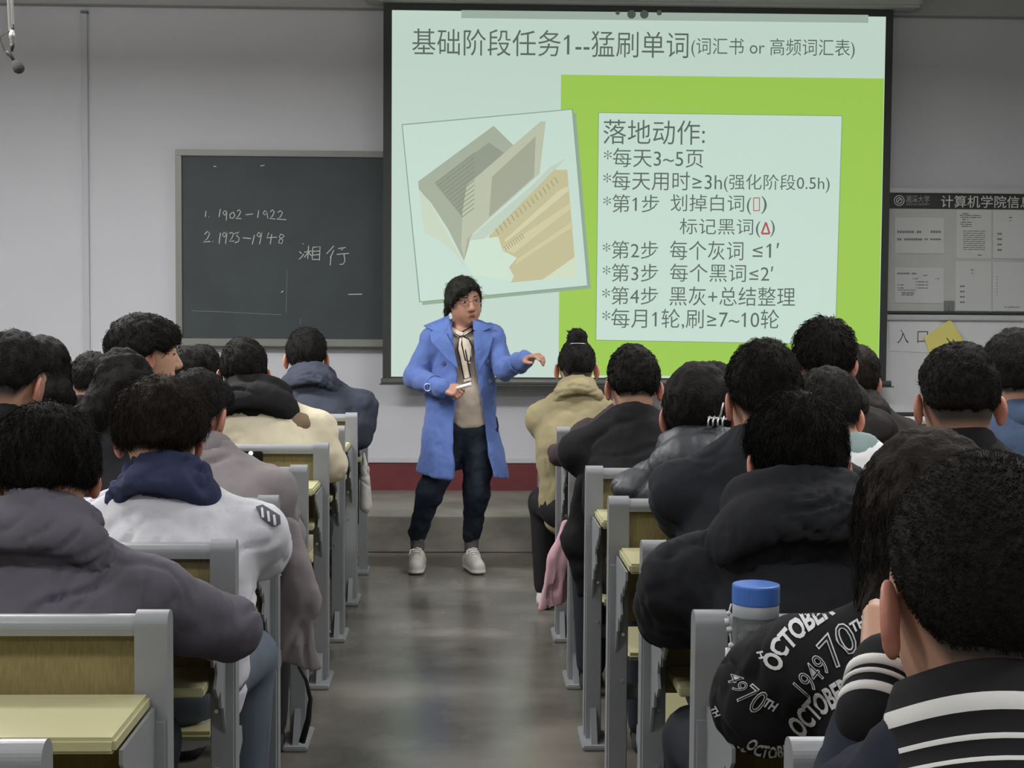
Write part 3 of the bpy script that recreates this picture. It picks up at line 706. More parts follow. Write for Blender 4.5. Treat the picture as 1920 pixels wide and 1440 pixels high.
def person(label, k, hpx, hpy, hw, hair='short', top=(60, 60, 62), yaw=0, pitch=14, roll=0, dy=.36, hood=None, hcol=None, collar=None,
           le=None, re=None, sh=.185, hrgb=(38, 35, 33), grow=(0, 0, 0), ty=None, legs=(40, 42, 48), skin=None, n=900, ln=.035, res=.013, hres=.0065,
           lift=.22, extra=None, quilt=0, stub=False, tname='jacket', sleeve_k=1.0, hflow='crown', amp=.006, fold=.012, hands=True, spike=0, bulk=1.0, d=None, tshift=0, ears=(1, -1), sdrop=.108, kw=.13, shoe=(52, 52, 54)):
    ku = unit_y(k); d = d or ku + dy
    c = W(hpx, hpy, d)
    sc = min(1.14, max(.92, hw/F*d/(.188 if hair not in ('mop',) else .205)))
    R = rotm(yaw, pitch, roll); H = Head(c, R, sc); res_h = hres
    rt = root('person', (c.x + tshift, ku+.24, 0), label, 'person')
    sk = skin or M_SKIN
    x = c.x + tshift
    # neck base, shoulders, hips
    Nk = np.array([c.x*.6+x*.4, c.y-.05, c.z-.128*sc])
    hip = np.array([x, ku+.24, .54])
    ty = math.radians(yaw*.25)
    sx = np.array([math.cos(ty), math.sin(ty), 0])
    SL = Nk - sx*sh + np.array([0, .012, -sdrop]); SR = Nk + sx*sh + np.array([0, .012, -sdrop])
    yd = unit_y(k-1) - .17
    def elbow(e, s): 
        if e is None: return np.array([x + s*(sh+.085), max(yd-.05, SL[1]+.13), .815])
        return np.array(W(*e))
    EL, ER = elbow(le, -1), elbow(re, 1)
    WL = np.array([x-.10, max(yd+.14, EL[1]+.1), .81]); WR = np.array([x+.10, max(yd+.14, ER[1]+.1), .81])
    for E_, W_ in ((EL, WL), (ER, WR)):
        v = W_-E_; L = np.linalg.norm(v); W_[:] = E_ + v/L*min(L, .25)
    mid = (Nk*np.array([1, .45, .5]) + hip*np.array([0, .55, .5])); mid[0] = x; mid[1] -= .025
    # ---- body (head, neck, trunk, arms, legs in one surface)
    nk0 = H.p(0, -.024, -.055)
    trunk = [C(nk0, Nk + [0, .01, 0], .056*sc, .058, .03), C(SL, SR, .05, .05, .04), C(Nk-[0, 0, .13], mid, .125, .125, .05, (0, 1, 0), .7), C(mid, hip, .11, .11, .05, (0, 1, 0), .75)]
    for S_, E_, W_ in ((SL, EL, WL), (SR, ER, WR)): trunk += [C(S_, E_, .042, .034, .03), C(E_, W_, .034, .027, .02)]
    kn = [np.array([x+s*kw, ku+.24+.36, .50]) for s in (-1, 1)]; ft = [np.array([x+s*(kw-.01), ku+.24+.34, .09]) for s in (-1, 1)]
    for kk, ff in zip(kn, ft): trunk += [C(hip+(kk-hip)*[.6, 0, 0]-[0, 0, .01], kk, .078, .055, .04), C(kk, ff, .052, .038, .02)]
    V1 = blob(H.prims() + [trunk[0]], res_h); V2 = blob(trunk, .016)
    parts = [V1, V2] + [H.ear(s) for s in ears]
    if hands:
        for W_, E_, s in ((WL, EL, 1), (WR, ER, -1)):
            to = W_ + (W_-E_)
            parts.append(blob(hand_prims(hand_frame(W_, to), .75, s), .007))
    V, Fc = join(parts)
    # shaved scalp / skin by region
    l = (V[Fc].mean(1) - H.c) @ R / sc
    mi = np.zeros(len(Fc), int)
    zl = np.interp(l[:, 1], [-.13, -.05, -.012, .012, .05], [-.078, -.07, -.028, .0, .03])
    ne = len(V1[1])+len(V2[1]); nE = sum(len(q[1]) for q in parts[2:2+len(ears)]); mi[ne:ne+nE] = 2
    bo = mk('body', V, Fc, [sk, M_STUB, M_EAR], rt, True, mi=mi)
    lv = (V - H.c) @ R / sc
    w_ = .028 if hair in ('fade', 'buzz') else .010
    zl = np.interp(lv[:, 1], [-.13, -.05, -.012, .012, .05], [-.092, -.085, -.030, .0, .03]) if hair in ('fade', 'buzz') else np.interp(lv[:, 1], [-.13, -.05, -.012, .012, .05], [-.075, -.07, -.01, .01, .03])
    st = np.clip((lv[:, 2]-zl)/w_, 0, 1)*(np.abs(lv[:, 0]) < .088)*np.clip((.05-lv[:, 1])/.02, 0, 1)*(np.linalg.norm(lv, axis=1) < .15)
    at = bo.data.attributes.new('stubble', 'FLOAT', 'POINT'); at.data.foreach_set('value', st.astype(np.float32))
    # ---- hair
    build_hair(H, hair, rt, hrgb, .0075, int(n*1.5), ln*.62, .0007 if d < 4.5 else .0014, lift*.4, grow, hflow, extra(H) if extra else None, int(hpx), spike, amp)
    # ---- clothes
    b = bulk
    tb = min(b, 1.1); J = [C(Nk-[0, 0, .035], SL, .058*b, .060*b, .05), C(Nk-[0, 0, .035], SR, .058*b, .060*b, .05), C(Nk-[0, -.0, .015], Nk-[0, 0, .12], .072, .125, .05, (0, 1, 0), .85), C(Nk-[0, .0, .14], mid, .158*b, .165*tb, .06, (0, 1, 0), .78), C(mid, hip-[0, 0, .0], .162*tb, .165*tb, .05, (0, 1, 0), .8)]
    for S_, E_, W_ in ((SL, EL, WL), (SR, ER, WR)):
        m1 = (S_+E_)/2 - [0, .008, .012]
        J += [C(S_, m1, .062*b, .060*b*sleeve_k, .04), C(m1, E_, .060*b*sleeve_k, .053*b*sleeve_k, .015), C(E_, W_, .053*b*sleeve_k, .042*b, .015), C(W_-(W_-E_)*.14, W_, .045*b, .042*b, .012)]
    hc_ = hcol or top
    nd = (Nk - nk0); 
    if hood is None and collar is None: J += [T(Nk + [0, .008, .022], .066, .016, rotm(0, 25), .02, 1.3)]
    V, Fc = blob(J, res); V = crumple(V, Fc, fold*.6, 5, int(hpx), (1, 1, 1.6)); V = crumple(V, Fc, fold*.25, 17, int(hpy), (1.3, 1, .8)); V = wrinkle(V, Fc, .011, 5.5, int(hpx), (.7, 1, 1.5)); V = wrinkle(V, Fc, .005, 12, int(hpy), (1.5, 1, .6))
    if quilt:
        N = normals(V, Fc); V = V + N*(np.abs(np.sin(V[:, 2:3]*PI/.085 + .6*np.sin(V[:, :1]*9)))**.5*.012 - .006); V = wrinkle(V, Fc, .010, 16, 3, (1.5, 1, .7))
    jk = mk(tname, V, Fc, mat_top(top, quilt, sleeve_k), rt, True)
    if hood:
        V, Fc = blob(hood_prims(Nk, hood, H), .009); V = crumple(V, Fc, .006, 10, int(hpx), (1.6, 1, .8)); V = wrinkle(V, Fc, .016, 6, int(hpx)+2, (.8, 1, 2.0), .5); V = wrinkle(V, Fc, .007, 14, int(hpx), (1, 1, 1.4), .5)
        mk('hood', V, Fc, mat_top(hc_, quilt), rt, True)
    if collar:
        V, Fc = blob([T(Nk + [0, .006, .02], .07, .012, rotm(0, 28), .02, 2.6), C(Nk-[0, .02, .03], Nk-[0, .02, .0], .06, .066, .02)], .008)
        mk('collar', V, Fc, cloth(collar), rt, True)
    # ---- trousers and shoes
    Tq = [C(hip-[0, .02, .02], hip-[0, -.02, .03], .15, .14, .05, (0, 0, 1), .75)]
    for kk, ff in zip(kn, ft): Tq += [C(hip+(kk-hip)*[.6, 0, 0]-[0, 0, .01], kk, .09, .07, .04), C(kk, ff+[0, 0, .02], .068, .055, .03)]
    V, Fc = blob(Tq, .018); mk('trousers', V, Fc, cloth(legs), rt, True)
    for ff in ft:
        V, Fc = blob([C(ff-[0, .03, .05], ff+[0, .13, -.058], .04, .034, .02, (0, 0, 1), .8), C(ff-[0, .01, .04], ff, .04, .04, .02)], .012)
        V[:, 2] = np.maximum(V[:, 2], .003)
        mk('shoe', V, Fc, cloth(shoe), rt, True)
    rt['_n'] = 0
    return dict(root=rt, H=H, N=Nk, SL=SL, SR=SR, EL=EL, ER=ER, WL=WL, WR=WR, jacket=jk, mid=mid, hip=hip, sc=sc)
def mat_top(rgb, quilt, k=1):
    if quilt: return mat('puffer_%d' % rgb[0], rgb, .52, bump=.5, bscale=18, var=.1, spec=.5)
    return cloth(rgb)
def hood_prims(Nk, kind, H):
    s = 1.0 if kind is True else float(kind)
    R = rotm(0, 30)
    o = lambda x, y, z: Nk + np.array([x, y, z])*s + np.array([0, 0, .016])
    return [T(o(0, .004, .010), .078*s, .020*s, R, .012, 1.8, .92),
            T(o(0, -.026, -.032), .098*s, .024*s, rotm(0, 40), .010, 1.7, .88),
            C(o(-.085, -.035, -.03), o(-.012, -.078, -.125), .034*s, .028*s, .012, (0, 1, 0), .8), C(o(.085, -.035, -.03), o(.012, -.078, -.125), .034*s, .028*s, .012, (0, 1, 0), .8),
            E(o(0, -.052, -.055), (.092*s, .038*s, .078*s), rotm(0, -14), .012), E(o(0, -.050, -.015), (.088*s, .034*s, .060*s), rotm(0, 20), .02)]

def on_surface(name, V, Fc, bv, direction, off, m, parent, thick=.0, relax=0):
    """lay a mesh onto a surface: each vertex moved along direction until it meets it"""
    D = Vector(direction).normalized(); out = []; ok = []
    for v in V:
        h = bv.ray_cast(Vector(v) - D*.6, D, 1.5)
        out.append(None if h[0] is None else h[0] - D*off)
    hit = [i for i, o in enumerate(out) if o is not None]
    if not hit: return None
    if len(hit) > 4: 
        ds = sorted(out[i].dot(D) for i in hit); md = ds[len(ds)//2]
        hit = [i for i in hit if abs(out[i].dot(D)-md) < .07] or hit
    dep = []
    for i, v in enumerate(V):
        j = i if i in hit else min(hit, key=lambda q: (Vector(V[q])-Vector(v)).length)
        dep.append(out[j].dot(D)); ok.append(True)
    if relax or len(hit) < len(V):
        nb = [set() for _ in V]
        for f in Fc:
            for a in range(len(f)): nb[f[a]].add(f[a-1]); nb[f[a-1]].add(f[a])
        for _ in range(max(relax, 1)): dep = [(dep[i] + sum(dep[j] for j in nb[i])/len(nb[i]))/2 if nb[i] else dep[i] for i in range(len(V))]
    out = [Vector(v) + D*(dep[i]-Vector(v).dot(D)) for i, v in enumerate(V)]
    Fc = [f for f in Fc if all(ok[i] for i in f) and max((out[f[i]]-out[f[i-1]]).length for i in range(len(f))) < .12]
    if not Fc: return None
    o = mk(name, [tuple(v) for v in out], Fc, m, parent)
    if thick:
        sm = o.modifiers.new('thick', 'SOLIDIFY'); sm.thickness = thick; sm.offset = -1
    return o
def poly_mesh(pts, seg=.015, tri=True):
    """fill a 3-D planar outline and cut it into small triangles"""
    bm = bmesh.new(); vs = [bm.verts.new(p) for p in pts]; bm.faces.new(vs)
    bmesh.ops.triangulate(bm, faces=bm.faces[:])
    for _ in range(6):
        es = [e for e in bm.edges if e.calc_length() > seg]
        if not es: break
        bmesh.ops.subdivide_edges(bm, edges=es, cuts=1); bmesh.ops.triangulate(bm, faces=[f for f in bm.faces if len(f.verts) > 3])
    bm.verts.index_update()
    V = [v.co.copy() for v in bm.verts]; Fc = [[v.index for v in f.verts] for f in bm.faces]; bm.free()
    return V, Fc
# ------------------------------------------------------------------ the lecturer
def lecturer():
    TD = 7.95
    def P(px, py, dy=0): return np.array(W(px, py, TD+dy))
    rt = root('person', (P(870, 800)[0], TD, 0), 'standing lecturer in an open blue trench coat, glasses and white sneakers, gesturing before the screen', 'person')
    H = Head(P(869, 560), rotm(203, 6, 7), 1.09)
    Nk = P(868, 618, .01); SL = P(816, 636); SR = P(922, 634)
    EL = P(775, 708, -.02); WL = P(829, 729, -.2); ER = P(947, 694, -.1); WR = P(984, 675, -.27)
    ch = P(868, 668, .01); ws = P(870, 745, .01); pv = P(875, 805, .01)
    HL, HR = P(850, 815, .01), P(900, 815, .01); KL, KR = P(806, 925, -.03), P(893, 925, -.03); AL, AR = P(783, 1020, .04), P(884, 1024, .04)
    TL, TR = np.array(WZ(778, 1072, .03)), np.array(WZ(908, 1075, .03))
    tr = [C(H.p(0, -.015, -.055), Nk, .054, .058, .03), C(SL, SR, .05, .05, .04), C(ch, ws, .125, .12, .05, (0, 1, 0), .7), C(ws, pv, .11, .10, .05, (0, 1, 0), .7)]
    for S_, E_, W_ in ((SL, EL, WL), (SR, ER, WR)): tr += [C(S_, E_, .046, .038, .03), C(E_, W_, .037, .026, .02)]
    for a, b_, c in ((HL, KL, AL), (HR, KR, AR)): tr += [C(a, b_, .055, .040, .02), C(b_, c, .038, .025, .02)]
    hl = hand_prims(hand_frame(WL, P(866, 733, -.27), (0, -.75, .6)), [1.05, 1.2, 1.25, 1.3], 1, .6)
    hr = hand_prims(hand_frame(WR, P(1012, 664, -.36), (.15, -.3, 1)), [.35, .55, .7, .8], -1, 1.8)
    V, Fc = join([blob(H.prims()+[tr[0], E(H.p(0, .03, -.060), (.067, .054, .050), H.R, .03)], .005), blob(tr, .013), blob(hl, .0042), blob(hr, .0042)])
    body = mk('body', V, Fc, mat('skin_warm', (176, 130, 108), .5, var=.1, vscale=8), rt, True)
    # face details
    dk = mat('eye_dark', (38, 28, 26), .35); br = mat('brow', (52, 42, 36), .8); wh = mat('eye_white', (206, 200, 194), .4); lp = mat('lips', (138, 78, 70), .5); gl = mat('glasses_rim', (120, 108, 100), .3, metal=.6)
    for s in (-1, 1):
        V, Fc = blob([E(H.p(s*.031, .0835, -.004), (.013, .006, .0052), H.R, .003)], .0018); mk('eye', V, Fc, wh, rt, True)
        V, Fc = blob([E(H.p(s*.031, .0875, -.004), (.0062, .004, .0052), H.R, .003), C(H.p(s*.018, .0875, -.001), H.p(s*.044, .0835, .0), .0018, .0018, .002)], .0012); mk('iris', V, Fc, dk, rt, True)
        V, Fc = blob([C(H.p(s*.016, .0925, .017), H.p(s*.046, .080, .019), .0034, .0022, .003)], .0018); mk('eyebrow', V, Fc, br, rt, True)
    V, Fc = blob([C(H.p(-.02, .0885, -.072), H.p(0, .0965, -.0705), .0036, .005, .004), C(H.p(.02, .0885, -.072), H.p(0, .0965, -.0705), .0036, .005, .004), C(H.p(-.013, .090, -.080), H.p(.013, .090, -.080), .0055, .0055, .004)], .002); mk('lips', V, Fc, lp, rt, True)
    b = MB()
    for s in (-1, 1):
        b.tube([H.p(s*(.033+.022*math.cos(a)), .101-.006*abs(math.cos(a)), -.006+.015*math.sin(a)) for a in np.linspace(0, 2*PI, 17)], .0011, 5, False)
        b.tube([H.p(s*.055, .096, -.002), H.p(s*.079, .05, .0), H.p(s*.083, 0, .0)], .0012, 5)
    b.tube([H.p(-.011, .1, -.003), H.p(.011, .1, -.003)], .0012, 5); b.build('glasses', gl, rt)
    # hair: short side-swept cut
    def cut(Q):
        l = (Q-H.c) @ H.R / H.s
        zl = np.interp(l[..., 1], [-.13, -.03, .02, .045, .07, .1], [-.085, -.095, -.065, -.015, .032, .045])
        zl = zl + np.where(l[..., 1] > .05, np.clip(-l[..., 0]*.55, -.03, .022), 0)
        return (zl - l[..., 2])*.8*H.s
    L = [E(H.p(0, -.006, .012), (.094, .106, .110), H.R, .01), C(H.p(.080, -.012, -.01), H.p(.080, -.02, -.06), .02, .012, .02), C(H.p(-.080, -.012, -.01), H.p(-.080, -.02, -.05), .02, .012, .02), E(H.p(.03, .045, .06), (.055, .055, .045), H.R, .03), G(cut, .01, '&'),
         C(H.p(.082, -.03, -.05), H.p(.086, -.035, -.105), .016, .006, .01), C(H.p(-.082, -.01, -.03), H.p(-.084, 0, -.07), .014, .006, .01),
         C(H.p(-.04, .085, .065), H.p(-.066, .070, .015), .013, .005, .01), C(H.p(.03, .094, .065), H.p(.022, .098, .034), .015, .006, .01), C(H.p(-.005, .098, .07), H.p(-.022, .1, .045), .010, .003, .01), C(H.p(.06, .075, .05), H.p(.084, .045, -.01), .018, .01, .01)]
    V, Fc = blob(L, .005); V = crumple(V, Fc, .004, 40, 3, (1, 1, .4))
    sv, sq, st = strands(V, Fc, H, 700, .035, .0012, .08, 'crown', np.random.RandomState(3)); m = len(V)
    mk('hair', np.concatenate([V, sv]), [tuple(f) for f in Fc.tolist()] + (sq+m).tolist() + (st+m).tolist(), hairmat((60, 62, 56)), rt, True)
    # sweater
    V, Fc = blob([C(P(845, 640, .01), P(890, 640, .01), .062, .062, .05), C(ch, ws, .142, .14, .05, (0, 1, 0), .72), C(ws, P(878, 792, .01), .14, .15, .05, (0, 1, 0), .78), G(lambda Q: P(870, 801)[2]-Q[..., 2], .01)], .008)
    V = crumple(V, Fc, .006, 12, 4); sw = mk('sweater', V, Fc, cloth((186, 172, 156)), rt, True)
    # trousers
    tq = [C(P(862, 800, .01), P(892, 800, .01), .118, .118, .05, (0, 1, 0), .9)]
    for a, b_, c in ((HL, KL, AL), (HR, KR, AR)): tq += [C(a, b_, .098, .068, .03), C(b_, c+[0, 0, .055], .068, .048, .03)]
    V, Fc = blob(tq, .009); V = crumple(V, Fc, .008, 16, 6); mk('trousers', V, Fc, cloth((36, 43, 54)), rt, True)
    # socks and shoes
    for A, Tt in ((AL, TL), (AR, TR)):
        V, Fc = blob([C(A+[0, 0, .11], A-[0, 0, .02], .040, .038, .01)], .006); mk('sock', crumple(V, Fc, .003, 40, 1), Fc, cloth((98, 94, 94)), rt, True)
        An = np.array([A[0], A[1], .05]); d = Tt-An; d[2] = 0; d /= np.linalg.norm(d); toe = An+d*.155
        V, Fc = blob([C(An+d*-.03-[0, 0, .008], toe-[0, 0, .018], .042, .038, .03, (0, 0, 1), .85), C(An-d*.01+[0, 0, .0], An+d*.03+[0, 0, .03], .042, .036, .02), C(An+d*.02+[0, 0, .02], toe, .038, .03, .02),
                      C(An-d*.02-[0, 0, .035], toe-[0, 0, .035], .046, .044, .006, (0, 0, 1), .35), G(lambda Q: .003-Q[..., 2], .004)], .006)
        sh = mk('shoe', V, Fc, mat('white_leather', (208, 204, 196), .5, var=.06), rt, True)
        b = MB(); n = np.cross(d, [0, 0, 1])
        for i in range(5):
            q = An + d*(.035+.018*i) + np.array([0, 0, .064-.008*i]); s = .02*(-1)**i
            b.tube([q - n*.024 + d*.004, q + np.array([0, 0, .008]), q + n*.024 - d*.004], .0035, 6)
        b.tube([An+d*.03+n*.01+np.array([0, 0, .063]), An+d*.05+n*.035+np.array([0, 0, .06]), An+d*.075+n*.04+np.array([0, 0, .04])], .0035, 6)
        b.build('laces', mat('lace_white', (222, 220, 214), .8), sh, True)
    # coat
    cz = P(868, 890)[2]; yc = TD+.01
    zs = [P(868, q)[2] for q in (900, 790, 700, 610)]; xls = [P(q, 700)[0] for q in (851, 852, 858, 846)]; xrs = [P(q, 700)[0] for q in (928, 907, 893, 890)]
    def opening(Q):
        xl = np.interp(Q[..., 2], zs, xls); xr = np.interp(Q[..., 2], zs, xrs)
        return np.maximum(np.maximum(xl-Q[..., 0], Q[..., 0]-xr), Q[..., 1]-(yc-.02))
    hem = P(866, 905, .01)
    L = [C(SL+[.0, .0, -.005], SR+[0, 0, -.005], .074, .072, .07), C(P(868, 655, .01), P(864, 742, .01), .168, .165, .06, (0, 1, 0), .82), C(P(864, 742, .01), hem, .165, .262, .06, (0, 1, 0), .82),
         E(P(868, 615, .02), (.1, .09, .06), None, .03)]
    L += [(lambda Q: np.minimum(seg_d(Q, P(868, 650, .01), P(864, 742, .01), .148, .145, (0, 1, 0), .80), seg_d(Q, P(864, 742, .01), hem-np.array([0, 0, .03]), .145, .246, (0, 1, 0), .80)), None, None, .01, '-'),
          G(opening, .008, '-'), G(lambda Q: seg_d(Q, Nk-[0, 0, .06], Nk+[0, 0, .2], .062, .075), .01, '-'), G(lambda Q: cz + .012*np.sin(Q[..., 0]*14) + (Q[..., 0]-P(868, 890)[0])*-.06 - Q[..., 2], .006)]
    for S_, E_, W_, s in ((SL, EL, WL, -1), (SR, ER, WR, 1)):
        L += [C(S_, E_, .066, .057, .03), C(E_, W_-(W_-E_)*.12, .057, .047, .02), C(W_-(W_-E_)*.3, W_-(W_-E_)*.02, .051, .05, .006)]
    V, Fc = blob(L, .0075); V = crumple(V, Fc, .010, 7, 8, (1, 1, .7)); V = crumple(V, Fc, .004, 22, 9, (1, 1, .8))
    M_CO = mat('blue_coat', (88, 110, 168), .8, bump=.3, bscale=12, var=.07, vscale=5, sheen=.15, spec=.2)
    ct = mk('trench_coat', V, Fc, M_CO, rt, True)
    bv = bvh_of(ct)
    def c5(x, y): return (740+x/3.6, 500+y/3.6)
    M_CO2 = mat('blue_coat_lapel', (93, 116, 176), .8, bump=.3, bscale=12, spec=.2)
    for nm, pts in (('lapel', [(232, 425), (345, 445), (400, 560), (428, 692), (350, 622), (255, 515), (288, 508)]), ('lapel', [(532, 440), (600, 438), (668, 468), (632, 600), (568, 705), (540, 560)]),
                    ('coat_collar', [(362, 330), (190, 400), (240, 425), (345, 448), (372, 405)]), ('coat_collar', [(528, 362), (672, 412), (602, 440), (565, 447), (530, 428)])):
        V, Fc = poly_mesh([P(*c5(*q), -.2) for q in pts], .03)
        on_surface(nm, V, Fc, bv, (0, 1, 0), .010 if nm == 'lapel' else .016, M_CO2, ct, .007, 5)
    M_BT = mat('horn_button', (84, 96, 130), .3)
    for q in ((325, 670), (305, 945), (632, 662), (652, 805), (668, 950)):
        h = bv.ray_cast(Vector(P(*c5(*q), -.5)), Vector((0, 1, 0)))
        if h[0]:
            c = h[0]; MB().tube([c+Vector((0, .002, 0)), c-Vector((0, .006, 0)), c-Vector((0, .007, 0))], [.0125, .0125, .009], 12).build('button', M_BT, ct)
    # cuff strap with buckle
    ax = (WL-EL)/np.linalg.norm(WL-EL); c = WL-(WL-EL)*.32
    for A_, B_ in ((EL, WL), (ER, WR)):
        ax = Vector(B_-A_).normalized(); c = Vector(B_-(B_-A_)*.3); u = ax.orthogonal().normalized(); v = ax.cross(u)
        MB().tube([c+(u*math.cos(t)+v*math.sin(t))*.054 for t in np.linspace(0, 2*PI, 21)], .006, 6, False).build('cuff_strap', M_CO2, ct, True)
    h = bv.ray_cast(Vector(P(*c5(213, 838), -.5)), Vector((0, 1, 0)))
    if h[0]:
        c = h[0]; MB().tube([c+Vector((.018*math.cos(t), -.012, .02*math.sin(t))) for t in np.linspace(0, 2*PI, 9)], .004, 6, False).build('buckle', mat('buckle', (150, 165, 200), .3, metal=.4), ct)
    # neck scarf tied in front of the sweater
    bs = bvh_of(sw, body)
    M_SC = cloth((214, 200, 182)); M_BK = cloth((34, 32, 34))
    kn = None
    for pts in ([(366, 398), (450, 450), (446, 492), (372, 440)], [(530, 410), (458, 450), (462, 488), (526, 446)], [(440, 480), (462, 475), (482, 600), (515, 772), (468, 786), (440, 640), (422, 570)], [(455, 480), (500, 500), (525, 552), (512, 660), (478, 652), (452, 540)]):
        V, Fc = poly_mesh([P(*c5(*q), -.2) for q in pts], .02)
        o = on_surface('scarf', V, Fc, bs, (0, 1, 0), .010, M_SC, sw, .005)
        b = MB()
        E2 = []
        for q in pts+[pts[0]]:
            h = bs.ray_cast(Vector(P(*c5(*q), -.5)), Vector((0, 1, 0)))
            if h[0]: E2.append(h[0]-Vector((0, .016, 0)))
        if len(E2) > 1: b.tube(E2, .0034, 5, False).build('scarf_edge', M_BK, sw)
    h = bs.ray_cast(Vector(P(*c5(450, 472), -.5)), Vector((0, 1, 0)))
    if h[0]:
        V, Fc = blob([E(np.array(h[0])-[0, .012, 0], (.017, .012, .016), None)], .004); mk('scarf_knot', V, Fc, M_SC, sw, True)
    # white pointer held in the hand
    a, b2 = Vector(P(856, 728, -.30)), Vector(P(884, 720, -.33))
    o = MB().tube([a, a.lerp(b2, .3), b2.lerp(a, .03), b2], [.009, .0105, .0105, .008], 10).build('pointer', mat('white_plastic', (226, 226, 224), .35), None, True)
    prop(o, 'small white presentation pointer held in the lecturer\'s hand', 'pointer')
lecturer()

# ------------------------------------------------------------------ students, left block
BLK = (30, 30, 32)
p = person('broad student in navy grey jacket with black collar, front row under the chalkboard', 1, 575, 664, 82, 'short', (62, 66, 78), yaw=0, pitch=6, sh=.25, bulk=1.28, collar=(30, 31, 35), hood=1.3, re=(672, 820, 7.45), tshift=.07, n=600, kw=.06)
p = person('student in cream fleece with a black hood and brown shoulders, left of the aisle', 3, 457, 694, 94, 'short', (212, 202, 176), pitch=24, yaw=8, sh=.235, bulk=1.35, hood=1.5, hcol=(28, 28, 30), tshift=.13, re=(618, 872, 5.95), n=700)
q = p; V, Fc = blob([T(q['N']+np.array([.035, .0, -.085]), .165, .055, rotm(0, 10), .03, 1.0, .62)], .011)
mk('shoulder_yoke', crumple(V, Fc, .01, 9, 2), Fc, cloth((128, 110, 90)), q['root'], True)
person('student with rounded black hair seen between the tall boy and the chalkboard, second row', 2, 380, 692, 64, 'short', BLK, pitch=20, n=400, res=.016)
person('dark haired student partly hidden right beside the tall boy\'s face', 3, 348, 706, 78, 'bob', (36, 36, 38), yaw=15, n=400, res=.016)
p = person('tall boy in profile with thick bowl-cut black hair facing right', 4, 272, 660, 122, 'mop', (40, 40, 43), yaw=-68, pitch=2, grow=(.006, .0, .0), n=1200, ln=.04, skin=M_SKIN2, hres=.0055)
for s in (1,):
    H = p['H']
    V, Fc = blob([E(H.p(s*.031, .0845, -.003), (.012, .005, .003), H.R, .003)], .0016); mk('eye', V, Fc, MATS['eye_dark'], p['root'], True)
    V, Fc = blob([C(H.p(s*.016, .0925, .017), H.p(s*.046, .080, .018), .003, .002, .003)], .0018); mk('eyebrow', V, Fc, MATS['brow'], p['root'], True)
def longhair(dx=0, dz=-.36, sx=1):
    def f(H):
        c = H.c; L = []
        for x, y in ((-.075, -.02), (-.045, -.07), (0, -.095), (.045, -.07), (.075, -.02)):
            a = H.p(x*.9, y, -.02); e = a + np.array([x*.35*sx+dx, -.035, dz]); m = (a+e)/2 + np.array([dx*.3, -.015, 0])
            L += [C(a, m, .036, .040, .03), C(m, e, .040, .018, .03)]
        return L
    return f
person('student with a round black head beside the long haired girl, third row', 3, 172, 712, 82, 'short', BLK, yaw=15, n=400, res=.016)
person('girl with long loose black hair leaning over her left shoulder in a black top', 5, 232, 728, 108, 'long', (33, 32, 35), pitch=24, roll=-8, yaw=12, extra=longhair(-.17, -.34, .8), n=1500, ln=.09, hflow='down', amp=.01)
person('girl with shoulder-length dark hair behind the student at the left edge', 4, 84, 692, 84, 'bob', (34, 34, 37), yaw=-14, extra=longhair(.01, -.16), n=800, ln=.06, hflow='down')
person('short haired student in black jacket at the left edge with right ear showing', 5, 26, 708, 128, 'fade', (34, 34, 36), yaw=-22, pitch=18, n=1300, grow=(.004, .004, .006), tshift=-.05)
p = person('student in taupe grey wool coat whose tail hangs into the aisle', 5, 372, 768, 120, 'short', (132, 125, 126), yaw=-22, pitch=20, sh=.20, bulk=1.12, collar=(132, 125, 126), re=(535, 1000, 4.5), tshift=.06, n=1300, hrgb=(40, 37, 35), legs=(44, 44, 48))
a = np.array(W(556, 1010, 4.35)); V, Fc = blob([C(a+[-.03, 0, .02], W(575, 1130, 4.3), .045, .045, .05, (0, 1, 0), .8), C(W(552, 1100, 4.3), W(583, 1262, 4.28), .035, .035, .02, (0, 1, 0), .5), C(W(545, 1120, 4.3), W(545, 1262, 4.3), .04, .055, .02, (0, 1, 0), .5), G(lambda Q: W(545, 1248, 4.3)[2]-Q[..., 2]-.012*np.sin(Q[..., 0]*40), .006)], .008)
mk('coat_tail', crumple(wrinkle(V, Fc, .02, 9, 5, (1.6, 1, .3)), Fc, .008, 9, 3), Fc, cloth((132, 125, 126)), p['root'], True)
p = person('student in white hoodie with navy hood and fluffy brown hair', 6, 303, 806, 172, 'mop', (208, 208, 214), yaw=-4, pitch=20, sh=.215, bulk=1.15, hood=1.13, hcol=(46, 52, 78), re=(490, 1030, 3.80), tshift=.05, n=3600, ln=.05, hrgb=(54, 46, 41), grow=(.008, .0, -.004), hres=.0055, res=.010, legs=(96, 104, 116), sleeve_k=1.15, lift=.28)
def stripes(p, E1, E2, t0, t1, n, m, r, name='sleeve_stripe', rr=.004, arc=(0, 2*PI), sz=1):
    A = Vector(E1); B = Vector(E2); ax = (B-A).normalized(); up = Vector((0, 0, 1)); u = (up-ax*up.dot(ax)).normalized(); v = ax.cross(u)
    for i in range(n):
        t = t0+(t1-t0)*i/max(1, n-1); c = A.lerp(B, t)
        MB().tube([c+(u*math.cos(a)+v*math.sin(a))*r for a in np.linspace(arc[0], arc[1], 15)], rr, 6).build(name, m, p['jacket'], True)
bv = bvh_of(p['jacket'])
vd = Vector((-.12, .95, -.1))
for i, rgb in enumerate(((92, 92, 98),)):
    V, Fc = poly_mesh([W(478, 950, 3.3), W(492, 946, 3.3), W(526, 968, 3.3), W(527, 985, 3.3), W(510, 988, 3.3), W(488, 972, 3.3)], .01)
    on_surface('sleeve_patch', V, Fc, bv, W(500, 965, 3.8)-W(500, 965, 3.3), .004, cloth(rgb), p['jacket'], .003)
